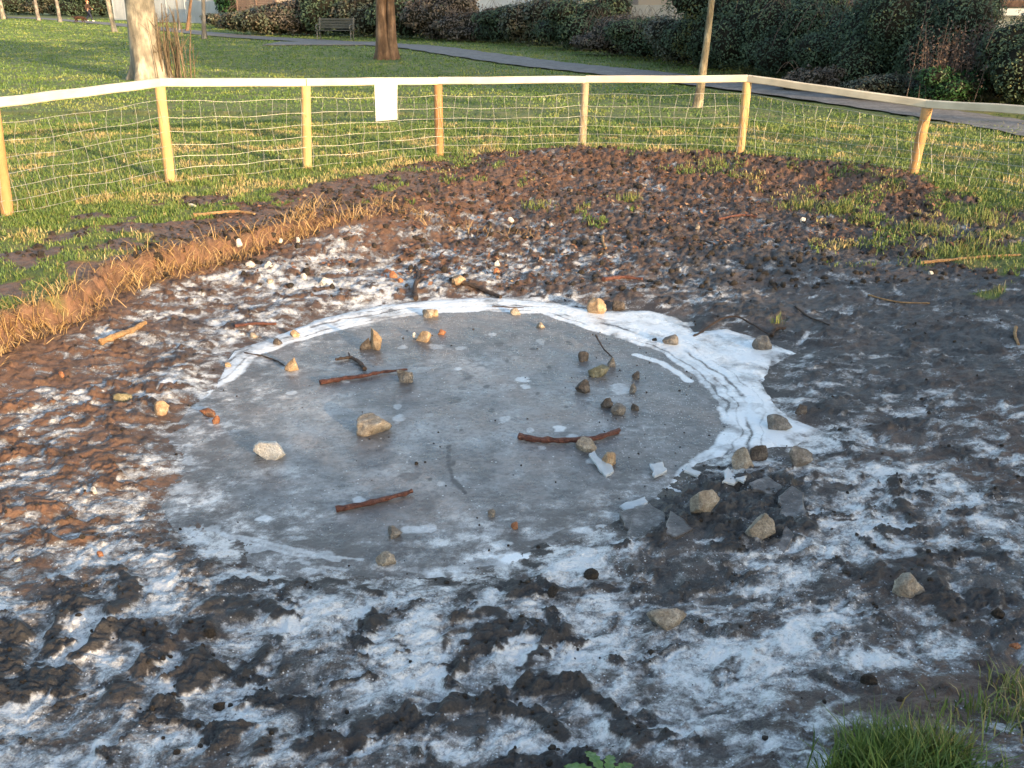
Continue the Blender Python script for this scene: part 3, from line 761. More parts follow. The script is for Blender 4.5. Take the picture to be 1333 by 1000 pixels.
STONES = [
 (350,596,46,21,'st_white','big pale angular slab on the left of the ice',3),
 (486,566,46,21,'st_buff','wide flat grey buff stone with a pitted top in mid ice',5),
 (379,483,19,17,'st_sungold','sun-gilded stone on the far left of the ice, at the end of a thin twig',6),
 (489,456,18,28,'st_sungold','tall jagged orange stone standing on the ice near the rim',8),
 (476,455,16,15,'st_dark','dark stone leaning behind the tall jagged orange stone',9),
 (551,445,20,14,'st_sungold','brown lump of stone beside a tiny white pebble, near the back of the ice',11),
 (541,441,8,8,'st_white','tiny round white pebble left of the brown lump',12),
 (575,436,11,7,'st_brick','small pinkish pebble right of the brown lump at the back of the ice',13),
 (383,440,16,10,'st_sungold','orange brown pebble on the left end of the white rim',14),
 (361,450,13,9,'st_dark','dull brown pebble just left of the orange brown one on the rim',15),
 (557,414,16,11,'st_buff','buff stone on the white rim at the foot of the dark root',16),
 (566,412,9,9,'st_sungold','small sun-gilded stone touching the buff one on the rim',17),
 (527,498,22,17,'st_grey','rounded grey stone at the right end of the thin red branch',18),
 (777,410,25,21,'st_sungold','golden rounded stone lit by the sun behind the white rim',19),
 (806,404,20,12,'st_dark','dark flat stone to the right of the golden rounded stone',20),
 (873,450,21,14,'st_grey','brown stone frozen into the white rim on the right',21),
 (993,457,27,19,'st_grey','round brown stone at the foot of a bent twig beyond the rim',22),
 (759,512,20,17,'st_dark','square dark stone on the right half of the ice',23),
 (760,471,14,13,'st_dark','small dark upright stone with a white chip at its foot',24),
 (796,478,11,14,'st_grey','small brown upright stone by a thin slanting twig',25),
 (780,490,30,12,'st_moss','long flat olive stone below the slanting twig',26),
 (828,494,11,10,'st_dark','small black knobbly stone right of the olive one',27),
 (824,512,9,13,'st_grey','narrow brown stone below the black knobbly one',28),
 (790,531,17,13,'st_dark','dark lumpy stone touching a paler one on the right of the ice',29),
 (805,541,20,15,'st_grey','paler stone in front of the dark lumpy one',30),
 (827,535,11,9,'st_dark','small brown pebble right of the touching pair',31),
 (762,588,28,17,'st_buff','tan stone in front of the long red stick',32),
 (793,607,20,18,'st_sungold','pointed tan stone by the clear shard of ice',33),
 (502,737,27,17,'st_buff','oval buff pebble at the near edge of the ice',34),
 (514,700,19,16,'st_grey','round grey stone sunk in the ice with a smear beside it',35),
 (640,673,10,11,'st_grey','small grey pebble in the ice right of the curved dark branch',36),
 (670,690,10,10,'st_brick','tiny reddish pebble near the middle front of the ice',37),
 (969,608,30,24,'st_buff','buff boulder of the pair at the right end of the ice',38),
 (988,600,24,22,'st_dark','dark boulder of the pair at the right end of the ice',39),
 (1042,608,32,26,'st_grey','grey brown rough stone right of the boulder pair',40),
 (918,668,38,30,'st_buff','grey buff boulder among the broken black ice',41),
 (992,700,40,34,'st_buff','large brown and cream boulder in the black slush',42),
 (1015,562,34,20,'st_grey','flat brown stone lying on the widest white ice',43),
 (1043,539,15,12,'st_dark','small dark clod of stone above the widest white ice',44),
 (868,818,52,25,'st_buff','long brown stone in the frosted mud at the front',45),
 (1186,774,44,26,'st_buff','broad buff stone in the mud on the right',46),
 (210,540,20,18,'st_sungold','round sun-gilded stone in the brown mud on the left',47),
 (271,542,24,9,'st_brick','orange brick sliver on the dark left edge of the ice',49),
 (281,552,10,11,'st_brick','small orange brick chip below the sliver',50),
 (325,347,13,7,'st_white','larger cream pebble of two below the bank',51),
 (349,348,11,7,'st_white','smaller white pebble of two below the bank',52),
 (311,319,8,8,'st_white','white pebble on the lip of the bank',53),
 (365,316,7,6,'st_white','tiny white pebble in dark soil under the straw, left of another',54),
 (388,316,7,7,'st_white','tiny white pebble in dark soil under the straw, right of another',55),
 (423,371,19,10,'st_white','pale buff pebble in the frosted mud behind the pond',56),
 (395,364,10,8,'st_white','small white pebble left of the pale buff one',57),
 (351,369,10,6,'st_buff','buff pebble in frosted mud far left of the root',58),
 (512,362,11,9,'st_brick','orange brick chip behind the dark root',59),
 (521,368,8,6,'st_brick','smaller orange brick chip in front of the other',60),
 (597,371,19,12,'st_sungold','sun-gilded stone at the left end of the brown branch behind the pond',61),
 (646,357,9,8,'st_brick','orange pebble beyond the brown branch behind the pond',62),
 (647,347,9,8,'st_white','white pebble touching the orange one beyond the branch',63),
 (671,410,14,8,'st_buff','small buff stone on the thin dark twig along the rim',64),
 (704,427,12,7,'st_buff','small buff pebble just inside the back rim',65),
 (122,642,12,9,'st_white','white pebble on brown mud on the left',66),
 (80,491,10,8,'st_brick','small orange brick chip in mud near the bank',67),
 (250,269,11,4,'st_white','flat white flint in the grass of the bank',68),
 (1045,290,8,7,'st_white','white pebble on the dug soil in front of the fence',69),
 (908,299,7,8,'st_grey','pale grey pebble upright on dark mud behind the pond',70),
 (1203,325,9,9,'st_buff','pinkish buff pebble in mud by the right grass patch',71),
 (1212,358,7,5,'st_white','small white pebble below the right grass patch',72),
 (665,288,9,5,'st_white','small flat white stone on the brown spoil behind the pond',73),
 (22,732,9,7,'st_white','small white pebble at the left edge of the mud',75),
 (130,725,10,8,'st_brick','reddish chip in mud, left front',76),
 (330,440,12,7,'st_buff','buff pebble in frosted mud at the left of the rim',79),
 (296,478,10,6,'st_sungold','sun-gilded pebble where mud meets the left of the ice',80),
 (1322,845,14,8,'st_brick','rusty chip at the right edge of the frosted mud',81),
]
for (a, b, w, h, kd, lb, sd) in STONES:
    stone(a, b, w, h, kd, lb, sd)
stone(159,524,27,13,'st_moss','olive green elongated stone half in brown mud, left of the pond',48, rz=-22, cuts=5)
for (a, b, w, h, lb, sd) in ((1132,892,22,14,'dark round clod on white frost at the lower right',91),(770,754,20,13,'dark clod in frost in front of the broken ice',92),
     (720,776,16,12,'small dark clod left of the clod in front of the broken ice',93),(273,830,16,13,'dark clod on frost left of the long mud ridge',94),
     (285,925,16,11,'dark clod above the frost at the lower left',95),(542,605,5,4,'black speck of clod on the ice left of the curved branch',97),
     (852,445,7,5,'black crumb of clod on the rim left of the brown stone',98),(1300,805,18,14,'dark clod in mud at the right edge',99)):
    stone(a, b, w, h, 'clod', lb, sd, 'clod', 'mud_clod', group='loose clods of dark mud', cuts=3)

# ------------------------------------------------------------------ sticks and twigs
def stick(pts, r_px, mat, label, name='stick', taper=.6, lift=1.0, branch=None, lifts=None):
    W = []
    for i, (a, b) in enumerate(pts):
        w = on_ground(a, b); k = depth(w) / F_PX
        w[2] = max(w[2], ZI) + r_px * k * lift + (lifts[i] if lifts else 0)
        W.append(w)
    W = spline(W, 5)
    k = depth(W[0]) / F_PX
    n = len(W)
    rad = [r_px * k * (1 - (1 - taper) * i / (n - 1)) * (1 + .14 * math.sin(i * 2.1) + random.uniform(-.10, .10)) for i in range(n)]
    c = np.mean(W, 0)
    mb = MB(); mb.tube([w - c + np.array([random.gauss(0, .0012) for _ in range(3)]) for w in W], rad, 8, jit=.12)
    for bpts in branch or []:
        B = []
        for a, b in bpts:
            w = on_ground(a, b); w[2] = max(w[2], ZI) + r_px * k; B.append(w - c)
        mb.tube(spline(B, 4), [r_px * k * .55 * (1 - .5 * i / (4 * (len(B) - 1))) for i in range(4 * (len(B) - 1) + 1)], 6)
    o = mb.build(name, M[mat], loc=c, smooth=False)
    return tag(o, label, 'stick', 'sticks lying round the pond')
stick([(675,571),(700,576),(735,577),(775,574),(806,563)], 4.2, 'stick_red', 'long curved red stick on the ice in front of the tan stone', taper=.8)
stick([(437,667),(470,661),(505,652),(537,643)], 4.2, 'stick_red', 'straight rough red stick lying on the near left of the ice', taper=.7)
stick([(417,501),(445,496),(475,492),(500,487),(530,484)], 3.2, 'stick_red', 'thin red branch running to the rounded grey stone', taper=.5)
stick([(475,483),(468,475),(456,468),(437,471)], 3.0, 'stick_dark', 'short dark hooked twig on the ice behind the thin red branch', 'twig', branch=[[(456,468),(454,462)]])
stick([(130,450),(150,442),(172,434),(190,424)], 4.4, 'stick_tan', 'tan dry stick on the mud below the left bank', taper=.7)
stick([(318,461),(340,464),(358,470),(372,478)], 1.2, 'stick_dark', 'thin dark twig from the left shore to the sun-gilded stone', 'twig')
stick([(903,440),(918,432),(937,423),(958,421),(975,428),(1003,440)], 1.8, 'stick_dark', 'long thin bent twig arching over the right rim', 'twig', lifts=[0,.01,.03,.04,.03,.01])
stick([(1003,440),(1008,432),(1022,430)], 3.2, 'stick_dark', 'stubby black twig behind the round brown stone', 'twig')
stick([(306,427),(330,424),(360,424)], 2.6, 'stick_red', 'brown twig lying in frosted mud left of the rim')
stick([(542,392),(540,378),(545,362),(541,350)], 3.4, 'stick_dark', 'dark root running up from the back rim', 'root', taper=.7, branch=[[(543,370),(556,360)]])
stick([(600,370),(620,377),(640,386),(652,390)], 3.4, 'stick_dark', 'brown branch lying behind the pond by the sun-gilded stone', taper=.7)
stick([(785,367),(810,364),(836,366)], 3.0, 'stick_red', 'orange stick on the muddy ground behind the right rim')
stick([(784,310),(785,318),(789,326)], 2.2, 'stick_tan', 'short pale orange stick on the soil behind the pond')
stick([(252,283),(280,280),(310,278),(332,281)], 2.6, 'stick_tan', 'long tan stick lying on the grass of the bank')
stick([(1322,428),(1321,440),(1326,450)], 2.2, 'stick_tan', 'short bent pale stick at the right edge')
stick([(1198,344),(1240,340),(1285,336),(1328,334)], 2.2, 'stick_tan', 'long pale stick below the right grass patch')
stick([(775,447),(785,458),(797,466)], 1.2, 'stick_dark', 'thin slanting twig standing by the brown upright stone', 'twig', lifts=[.05,.02,.0])
stick([(641,400),(660,401),(682,402)], 1.2, 'stick_dark', 'thin dark twig along the back rim', 'twig')
stick([(885,311),(915,315),(935,322)], 1.6, 'stick_dark', 'thin dark twig on the mud in front of the spoil heap', 'twig')
stick([(1035,400),(1055,415),(1080,424)], 1.3, 'stick_dark', 'thin dark twig on mud beyond the right rim', 'twig')
stick([(1130,385),(1165,394),(1210,396)], 1.2, 'stick_tan', 'thin pale twig lying on dark mud on the right', 'twig')
stick([(935,287),(965,282),(985,284)], 1.8, 'stick_red', 'brown twig on the near foot of the spoil heap', 'twig')

# ------------------------------------------------------------------ broken ice
q = NT('clear_ice_shard'); v = q.pos()
q.put(q.b.inputs['Base Color'], q.mix(q.noise(v, 25, 4), (.40, .44, .47), (.72, .76, .78)))
q.b.inputs['Roughness'].default_value = .22; q.b.inputs['Transmission Weight'].default_value = .25; M['shard'] = q.m
q = NT('dark_ice_plate'); v = q.geo(); nn = q.noise(v, 18, 5, .65)
c = q.ramp(nn, [(.3, (.040, .036, .034)), (.52, (.095, .086, .080)), (.68, (.22, .21, .205))])
vv = q.n('TexVoronoi', i_Vector=v, i_Scale=110.0)
s = q.math('MULTIPLY', q.ramp(vv.outputs['Distance'], [(.10, 1.0), (.2, 0.0)]), q.math('LESS_THAN', q.n('SeparateColor', i_Color=vv.outputs['Color']).outputs[0], .12))
q.put(q.b.inputs['Base Color'], q.mix(s, c, (.5, .52, .54))); q.b.inputs['Roughness'].default_value = .3
q.bump(q.noise(v, 70, 4), .004); M['plate'] = q.m
q = NT('dark_slush'); q.out((.022, .02, .019), .22, .5); M['slush'] = q.m

def plate(pxs, th, mat, name, label, tilt=(0, 0), lift=.01, group='broken plates of ice', cat='ice'):
    W = np.array([on_ground(a, b) for a, b in pxs])
    c = W.mean(0); z = max(c[2], ZI) + lift * (.7 if mat == 'shard' else .35)
    mb = MB(); pts = []
    for w in W:
        dx, dy = w[0] - c[0], w[1] - c[1]
        pts.append((dx, dy, dx * math.tan(R(tilt[0] * .5)) + dy * math.tan(R(tilt[1] * .5))))
    rag = []
    for i in range(len(pts)):
        a_, b_ = np.array(pts[i]), np.array(pts[(i + 1) % len(pts)])
        for k in range(4):
            L_ = np.linalg.norm(b_ - a_)
            rag.append(tuple(a_ + (b_ - a_) * k / 4 + np.array([random.gauss(0, .045), random.gauss(0, .045), 0]) * L_ * (k > 0)))
    pts = rag
    n = len(pts)
    if sum(pts[i][0] * pts[(i+1)%n][1] - pts[(i+1)%n][0] * pts[i][1] for i in range(n)) < 0: pts = pts[::-1]
    e = .006
    for x, y, zz in pts: mb.v.append((x, y, zz - th))
    for x, y, zz in pts: mb.v.append((x, y, zz - e * .5))
    for x, y, zz in pts:
        l = math.hypot(x, y) + 1e-6; mb.v.append((x * (1 - e / l), y * (1 - e / l), zz + random.uniform(-.001, .001)))
    mb.f.append(tuple(reversed(range(n))))
    for r in (0, n):
        for i in range(n):
            j = (i + 1) % n; mb.f.append((r + i, r + j, r + n + j, r + n + i))
    mb.f.append(tuple(range(2 * n, 3 * n)))
    o = mb.build(name, M[mat], loc=(c[0], c[1], z)); return tag(o, label, cat, group)
plate([(766,598),(773,594),(799,615),(789,622),(779,614)], .012, 'shard', 'ice_shard', 'long clear shard of ice by the pointed tan stone', (-8, 10), .03)
plate([(806,661),(840,651),(843,658),(815,666)], .012, 'shard', 'ice_shard', 'pale triangular shard of ice at the broken right edge', (4, 8), .02)
plate([(806,674),(845,664),(866,672),(858,694),(822,702),(812,690)], .03, 'plate', 'ice_plate', 'big dark plate of ice left of the crack', (3, 5), .025)
plate([(866,694),(872,672),(890,676),(902,690),(880,702)], .03, 'plate', 'ice_plate', 'wedge of dark ice right of the crack', (-5, 6), .03)
plate([(1012,655),(1030,638),(1046,650),(1050,672),(1018,674)], .03, 'plate', 'ice_plate', 'dark tipped slab right of the broken ice', (10, 16), .04)
plate([(975,630),(998,622),(1018,636),(1008,646),(980,640)], .03, 'plate', 'ice_plate', 'dark frosted slab in front of the boulder pair', (4, 14), .035)
plate([(1004,712),(1022,693),(1034,700),(1026,716),(1012,720)], .03, 'plate', 'ice_plate', 'small grey slab in black slush by the brown and cream boulder', (8, 20), .03)
for pts in ([(946,620),(962,626),(955,634),(940,630)], [(957,628),(972,622),(968,633)], [(845,610),(862,606),(868,616),(852,624)], [(893,614),(913,616),(908,622),(890,620)]):
    plate(pts, .012, 'shard', 'ice_shard', 'small pale ice sliver among the broken ice beyond the boulders', (random.uniform(-15, 15), 12), .03, 'small ice slivers')
# thin water-dark slush in the hollow
# ------------------------------------------------------------------ fence round the pond
def kid(o, root):
    o.parent = root; o.location = Vector(o.location) - root.location; return o

feet_px = [(10,281),(222,238),(400,220),(572,202),(757,198),(963,203),(1187,232)]
tops_px = [(-9,141),(208,113),(398,112),(570,110),(762,108),(973,107),(1207,141)]
posts = []
for (a, b), (c, d) in zip(feet_px, tops_px):
    f3 = P(a, b, 0.0)
    pz = lambda px, py, Y: P(px, py, 0)  # ray through the top, cut at the distance of the foot
    u, v = (c - 666.5) / F_PX, -(d - 500) / F_PX
    dr = np.array([u, math.cos(PITCH) + v * math.sin(PITCH), -math.sin(PITCH) + v * math.cos(PITCH)])
    t3 = np.array([0, 0, CAM_H]) + dr * (f3[1] / dr[1])
    posts.append((f3, t3))
def extra(i, j, dx, dy, h):
    f3 = posts[i][0] + np.array([dx, dy, 0]); return (f3, f3 + np.array([0, 0, h]))
posts = [extra(0, 1, -.55, -1.75, .9)] + posts + [extra(6, 5, 1.25, -1.75, .78), extra(6, 5, 1.9, -3.6, .80)]
fence = empty('fence', (0.9, 11.7, 0))
tag(fence, 'low fence of round pine posts and a pale rail with wire netting round the pond', 'fence')
for i, (f3, t3) in enumerate(posts):
    mb = MB()
    n = 9; r = .052 if i != 5 else .047
    ax = t3 - f3
    pts = [f3 - ax / np.linalg.norm(ax) * .12 + (ax * (1 + .12 / np.linalg.norm(ax))) * k / (n - 1) for k in range(n)]
    mb.tube([p - np.array([f3[0], f3[1], 0]) for p in pts], [r * (1 + random.uniform(-.03, .03)) for _ in range(n)], 16)
    o = mb.build('post', M[{4: 'post_dark', 1: 'post_mid', 7: 'post_mid', 5: 'post_grey'}.get(i, 'post')], smooth=False, loc=(f3[0], f3[1], 0))
    for p in o.data.polygons: p.use_smooth = len(p.vertices) == 4
    if i == 4: o['label'] = 'darker reddish brown round post'
    kid(o, fence)
for i in range(len(posts) - 1):
    a, b = posts[i][1].copy(), posts[i + 1][1].copy()
    m = (a + b) / 2; d = b - a; L = np.linalg.norm(d)
    mb = MB(); N = 7
    M3 = Matrix.Identity(3)
    rows = []
    hw, hh = .030, .040
    for k in range(N):
        x = -L / 2 + L * k / (N - 1) + (.004 if k == 0 else -.004 if k == N - 1 else 0)
        dy, dzz = random.uniform(-.004, .004), random.uniform(-.004, .004)
        row = []
        for yy_, zz_ in ((-hw,-hh+.008),(-hw+.008,-hh),(hw-.008,-hh),(hw,-hh+.008),(hw,hh-.008),(hw-.008,hh),(-hw+.008,hh),(-hw,hh-.008)):
            row.append(len(mb.v)); mb.v.append((x, yy_ + dy, zz_ + dzz))
        rows.append(row)
    for r0, r1 in zip(rows, rows[1:]):
        for k in range(8):
            j = (k + 1) % 8; mb.f.append((r0[k], r0[j], r1[j], r1[k]))
    mb.f.append(tuple(reversed(rows[0]))); mb.f.append(tuple(rows[-1]))
    o = mb.build('rail', M['rail'])
    yaw = math.atan2(d[1], d[0]); pit = math.asin(d[2] / L)
    o.rotation_euler = (0, -pit, yaw); o.location = (m[0], m[1], m[2] + .040)
    kid(o, fence)
    # netting of one bay
    fa, fb = posts[i][0], posts[i + 1][0]
    nr = np.array([d[1], -d[0], 0]) / np.linalg.norm(d[:2])
    if nr[1] > 0: nr = -nr
    mb = MB()
    hA, hB = a[2] - .12, b[2] - .12
    sag = random.uniform(.01, .03)
    def wp(s, f):
        x = fa * (1 - s) + fb * s
        z = .03 + ((hA - .03) * (1 - s) + (hB - .03) * s) * f - sag * math.sin(math.pi * s) * f
        bend = .02 * math.sin(9 * s + 5 * f + i) + .012 * math.sin(23 * s + 11 * f)
        sk = .012 * math.sin(7 * f + 13 * s + i * 2)
        return np.array([x[0], x[1], z + sk * .6]) + nr * (.048 + bend * .8)
    NH = 7
    fr = [0, .14, .29, .44, .61, .79, 1.0]
    for f in fr:
        mb.tube([wp(s, f) - fence.location for s in np.linspace(0, 1, 18)], .0019, 4, cap=False)
    cnt = int(L / .155)
    for k in range(cnt + 1):
        s = (k + .3) / (cnt + .6) + .006 * random.uniform(-1, 1)
        mb.tube([wp(s + .012 * math.sin(6 * f + k), f) - fence.location for f in np.linspace(0, 1, 10)], .0016, 4, cap=False)
    mb.build('wire_netting', M['wire'], fence)

# paper notice fixed to the rail
w0 = P(491, 160, 0)
pa, pb = posts[3][1], posts[4][1]
s = .57
c = pa * (1 - s) + pb * s
yaw = math.atan2((pb - pa)[1], (pb - pa)[0])
mb = MB(); W_, H_, nx_, nz_ = .288, .42, 6, 8
for yy_ in (0, .0012):
    for k in range(nz_ + 1):
        for j in range(nx_ + 1):
            x = (j / nx_ - .5) * W_; z = -(k / nz_) * H_
            mb.v.append((x + .02 * (k / nz_) * -1, -.006 * math.sin(3 * x / W_ + k * .5) - .010 * (k / nz_) ** 2 + yy_, z))
st = nx_ + 1; off = (nz_ + 1) * st
for k in range(nz_):
    for j in range(nx_):
        q0 = k * st + j
        mb.f.append((q0, q0 + st, q0 + st + 1, q0 + 1)); mb.f.append((off + q0, off + q0 + 1, off + q0 + st + 1, off + q0 + st))
rim_ = [j for j in range(st)] + [k * st + nx_ for k in range(1, nz_ + 1)] + [nz_ * st + j for j in range(nx_ - 1, -1, -1)] + [k * st for k in range(nz_ - 1, 0, -1)]
for a_, b_ in zip(rim_, rim_[1:] + rim_[:1]): mb.f.append((a_, b_, off + b_, off + a_))
nt_ = mb.build('notice', M['paper'], smooth=True, loc=(c[0] + math.sin(yaw) * .05, c[1] - math.cos(yaw) * .05, c[2] + .035))
nt_.rotation_euler = (0, 0, yaw); tag(nt_, 'blank white paper notice hung on the fence rail', 'notice')

# ------------------------------------------------------------------ trees
def barkmat(name, c1, c2, c3, sc=6, stretch=.35):
    q = NT(name); v = q.pos()
    n1 = q.noise(q.scale(v, (1, 1, stretch)), sc, 5, .62); n2 = q.noise(v, sc * .35, 3)
    c = q.ramp(n1, [(.32, c1), (.5, c2), (.66, c3)])
    c = q.mix(q.ramp(n2, [(.42, .5), (.58, 0.0)]), c, tuple(x * .7 for x in c1))
    q.bump(n1, .05); return q.out(c, .85, .2)
M['bark_pale'] = barkmat('pale_bark', (.13, .12, .10), (.27, .25, .205), (.42, .385, .31), 7)
M['bark_brown'] = barkmat('ridged_brown_bark', (.07, .045, .03), (.16, .10, .065), (.27, .18, .12), 7, .2)
M['bark_sap'] = barkmat('sapling_bark', (.16, .13, .09), (.30, .26, .18), (.44, .40, .30), 14)
M['bark_grey'] = barkmat('grey_bark', (.12, .11, .10), (.22, .20, .18), (.36, .33, .29), 8)
M['twigs'] = lumpmat('bare_twigs', (.06, .045, .035), (.11, .08, .06), (.17, .13, .10), 20)

def limb(mb, p, d, r, L, lev, maxlev, sides):
    pts = [p]; rr = [r]; q_ = p
    nseg = 5
    dd = d.copy()
    for k in range(nseg):
        dd = dd + np.array([random.gauss(0, .12), random.gauss(0, .12), random.gauss(.04, .08)]); dd /= np.linalg.norm(dd)
        q_ = q_ + dd * L / nseg
        pts.append(q_); rr.append(r * (1 - .7 * (k + 1) / nseg))
    mb.tube(pts, rr, max(3, sides), cap=False)
    if lev < maxlev:
        for k in range(random.choice((3, 4))):
            i = random.randint(2, nseg)
            nd = dd + np.array([random.gauss(0, .6), random.gauss(0, .6), random.gauss(.15, .3)]); nd /= np.linalg.norm(nd)
            limb(mb, pts[i], nd, rr[i] * .75, L * random.uniform(.5, .75), lev + 1, maxlev, sides - 2)

def trunk_mesh(height, r0, r1, lean, flare=.5, n=26, sides=20, amp=.05, seed=0, z0=-.1, fl_h=.45, off=(0, 0)):
    zs = np.concatenate([np.linspace(z0, 1.2, n // 2), np.linspace(1.2, height, n - n // 2 + 1)[1:]])
    th = np.linspace(0, 2 * np.pi, sides, endpoint=False)
    V = []
    for z in zs:
        f = np.clip(z / height, 0, 1)
        r = r0 + (r1 - r0) * f + r0 * flare * np.exp(-max(z, 0) / fl_h)
        root = 1 + .35 * np.exp(-max(z, 0) / (fl_h * .8)) * np.sin(th * 4 + seed) * (flare > .2)
        nz = fbm(np.cos(th) * 1.3 + seed * 3, np.sin(th) * 1.3 + z * .8, 3, seed)
        rr = r * root * (1 + amp * 2 * nz)
        V.append(np.stack([np.cos(th) * rr + lean[0] * z + off[0] + .03 * math.sin(z * 1.3 + seed), np.sin(th) * rr + lean[1] * z + off[1], np.full(sides, z)], 1))
    V = np.concatenate(V); ns = len(zs)
    i = np.arange(ns * sides).reshape(ns, sides)
    F = np.stack([i[:-1], np.roll(i[:-1], -1, 1), np.roll(i[1:], -1, 1), i[1:]], -1).reshape(-1, 4)
    return V, F

def tree(px, py, top_px, w_px, mat, label, height=7, name='tree', flare=.4, seed=0, lev=2, sides=18, crown=True, first_limb=3.2, r1f=.45, stems=None, group=None):
    b = P(px, py); k = depth(b) / F_PX
    r0 = w_px * k / 2
    lean = ((P(top_px, 1e-3 if False else 3, 0)[0] * 0 + ((top_px - 666.5) / F_PX * (b[1] * math.cos(PITCH) + 0) - b[0] * math.cos(PITCH)) / math.cos(PITCH)) / 1.75, 0) if False else None
    # sideways lean so that the stem passes top_px where it is at eye level
    u, v = (top_px - 666.5) / F_PX, 500 / F_PX
    dr = np.array([u, math.cos(PITCH) + v * math.sin(PITCH), -math.sin(PITCH) + v * math.cos(PITCH)])
    tx = dr[0] * b[1] / dr[1]
    lx = (tx - b[0]) / CAM_H
    root = empty(name, tuple(b)); tag(root, label, 'tree', group)
    lean_ = (np.clip(lx, -.3, .3), 0)
    if stems:
        Vs, Fs, o_ = [], [], 0
        for (ox, rs, lxs, sd) in stems:
            V, F = trunk_mesh(height, r0 * rs, r0 * rs * r1f, (lxs, 0), flare, 26, sides, .06, sd, off=(ox * r0, -abs(ox) * .1))
            Vs.append(V); Fs.append(F + o_); o_ += len(V)
        mesh_np('trunk', np.concatenate(Vs), np.concatenate(Fs), mat, root, smooth=True)
    else:
        V, F = trunk_mesh(height, r0, r0 * r1f, lean_, flare, 26, sides, .05, seed)
        mesh_np('trunk', V, F, mat, root, smooth=True)
    if crown:
        mb = MB()
        for j in range(6 if lev > 1 else 5):
            z = first_limb + (height - first_limb) * j / 5.5
            a = j * 2.4 + seed
            d = np.array([math.cos(a) * .8, math.sin(a) * .8, .65]); d /= np.linalg.norm(d)
            f = z / height
            limb(mb, np.array([lean_[0] * z, 0, z]), d, r0 * (1 - .55 * f) * .45, (height * .42) * (1 - .35 * f), 0, lev, 7)
        d = np.array([lean_[0], 0, 1.0])
        limb(mb, np.array([lean_[0] * height, 0, height - .05]), d, r0 * r1f, height * .3, 0, lev, 7)
        mb.build('crown', M['twigs'], root)
    return root

tree(193, 103, 182, 38, M['bark_pale'], 'thick pale grey trunk of a tree behind the fence on the left', 11, seed=2, flare=.32, lev=2, first_limb=4, sides=28)
tree(504, 77, 507, 24, M['bark_brown'], 'brown twin stemmed tree with rugged bark beside the bench', 9, flare=.55, seed=5, lev=2, first_limb=3.4,
     stems=[(-.42, .62, .035, 3), (.55, .46, .0, 6)])
tree(906, 140, 926, 9.5, M['bark_sap'], 'slim young tree leaning right in the lawn behind the fence', 5, flare=.25, seed=7, lev=2, sides=12, first_limb=2.3)
tree(149, 42, 141, 6.5, M['bark_pale'], 'slender pale trunk brightly lit, left of the thick trunk', 8, flare=.25, seed=9, lev=1, sides=10)
tree(267, 51, 264, 5.5, M['bark_grey'], 'thin grey trunk by the path, right of the thick trunk', 7, flare=.3, seed=11, lev=1, sides=10)
tree(78, 29, 73, 4.5, M['bark_grey'], 'thin distant trunk standing left of the walker', 8, flare=.25, seed=13, lev=1, sides=8)
tree(50, 27, 46, 4.5, M['bark_grey'], 'thin distant trunk, second from the left edge', 8, flare=.25, seed=15, lev=1, sides=8)
tree(6, 25, -1, 6, M['bark_pale'], 'pale lit trunk at the very left edge far off', 8, flare=.25, seed=17, lev=1, sides=8)
tree(233, 40, 229, 3, M['bark_grey'], 'thinnest trunk, standing in front of the pale boarding', 6, flare=.2, seed=19, lev=1, sides=8)
tree(243, 41, 250, 4.5, M['bark_brown'], 'thin crooked brown trunk right of the thinnest trunk', 6, flare=.2, seed=21, lev=1, sides=8)

# suckers beside the thick trunk
b = P(225, 103)
root = empty('sucker_shoots', tuple(b)); tag(root, 'clump of bare upright shoots beside the thick pale trunk', 'shrub')
mb = MB()
for k in range(46):
    a = random.gauss(0, .22); d0 = random.gauss(0, .15)
    h_ = random.uniform(.7, 1.75)
    lx = random.gauss(.02, .10)
    pts = [(a, d0, -.05), (a + lx * .3, d0, h_ * .4), (a + lx * .8 + random.gauss(0, .03), d0, h_ * .75), (a + lx * 1.3 + random.gauss(0, .05), d0 + random.gauss(0, .05), h_)]
    r = random.uniform(.006, .014) if k > 6 else .022
    mb.tube(pts, [r, r * .85, r * .6, r * .3], 5)
    for s in range(3):
        p = Vector(pts[1 + s % 2]) ; e = p + Vector((random.gauss(0, .12), random.gauss(0, .1), random.uniform(.1, .35)))
        mb.tube([p, e], [r * .5, r * .25], 4)
mb.build('shoots', lumpmat('sucker_bark', (.09, .07, .045), (.17, .13, .085), (.27, .21, .14), 20), root)

# ------------------------------------------------------------------ shrubs
M['leaf_dark'] = leafmat('bramble_leaves', [(0, (.026, .044, .030)), (.45, (.058, .094, .060)), (.8, (.10, .145, .088)), (1, (.15, .15, .06))], .7, .2)
M['leaf_brown'] = leafmat('wintry_bramble', [(0, (.045, .038, .032)), (.4, (.095, .082, .068)), (.75, (.14, .12, .10)), (1, (.06, .09, .04))], .6, .3)
M['leaf_mixed'] = leafmat('mixed_bramble', [(0, (.034, .044, .032)), (.4, (.075, .098, .064)), (.7, (.10, .085, .06)), (1, (.19, .16, .10))], .5, .4)
M['leaf_ever'] = leafmat('evergreen_leaves', [(0, (.008, .030, .010)), (.5, (.02, .07, .02)), (1, (.05, .12, .03))], .5, .35)
q = NT('bramble_heart'); M['heart'] = q.out((.018, .018, .014), .95, .1)
M['cane'] = lumpmat('bramble_cane', (.07, .05, .045), (.12, .09, .078), (.20, .16, .135), 12)

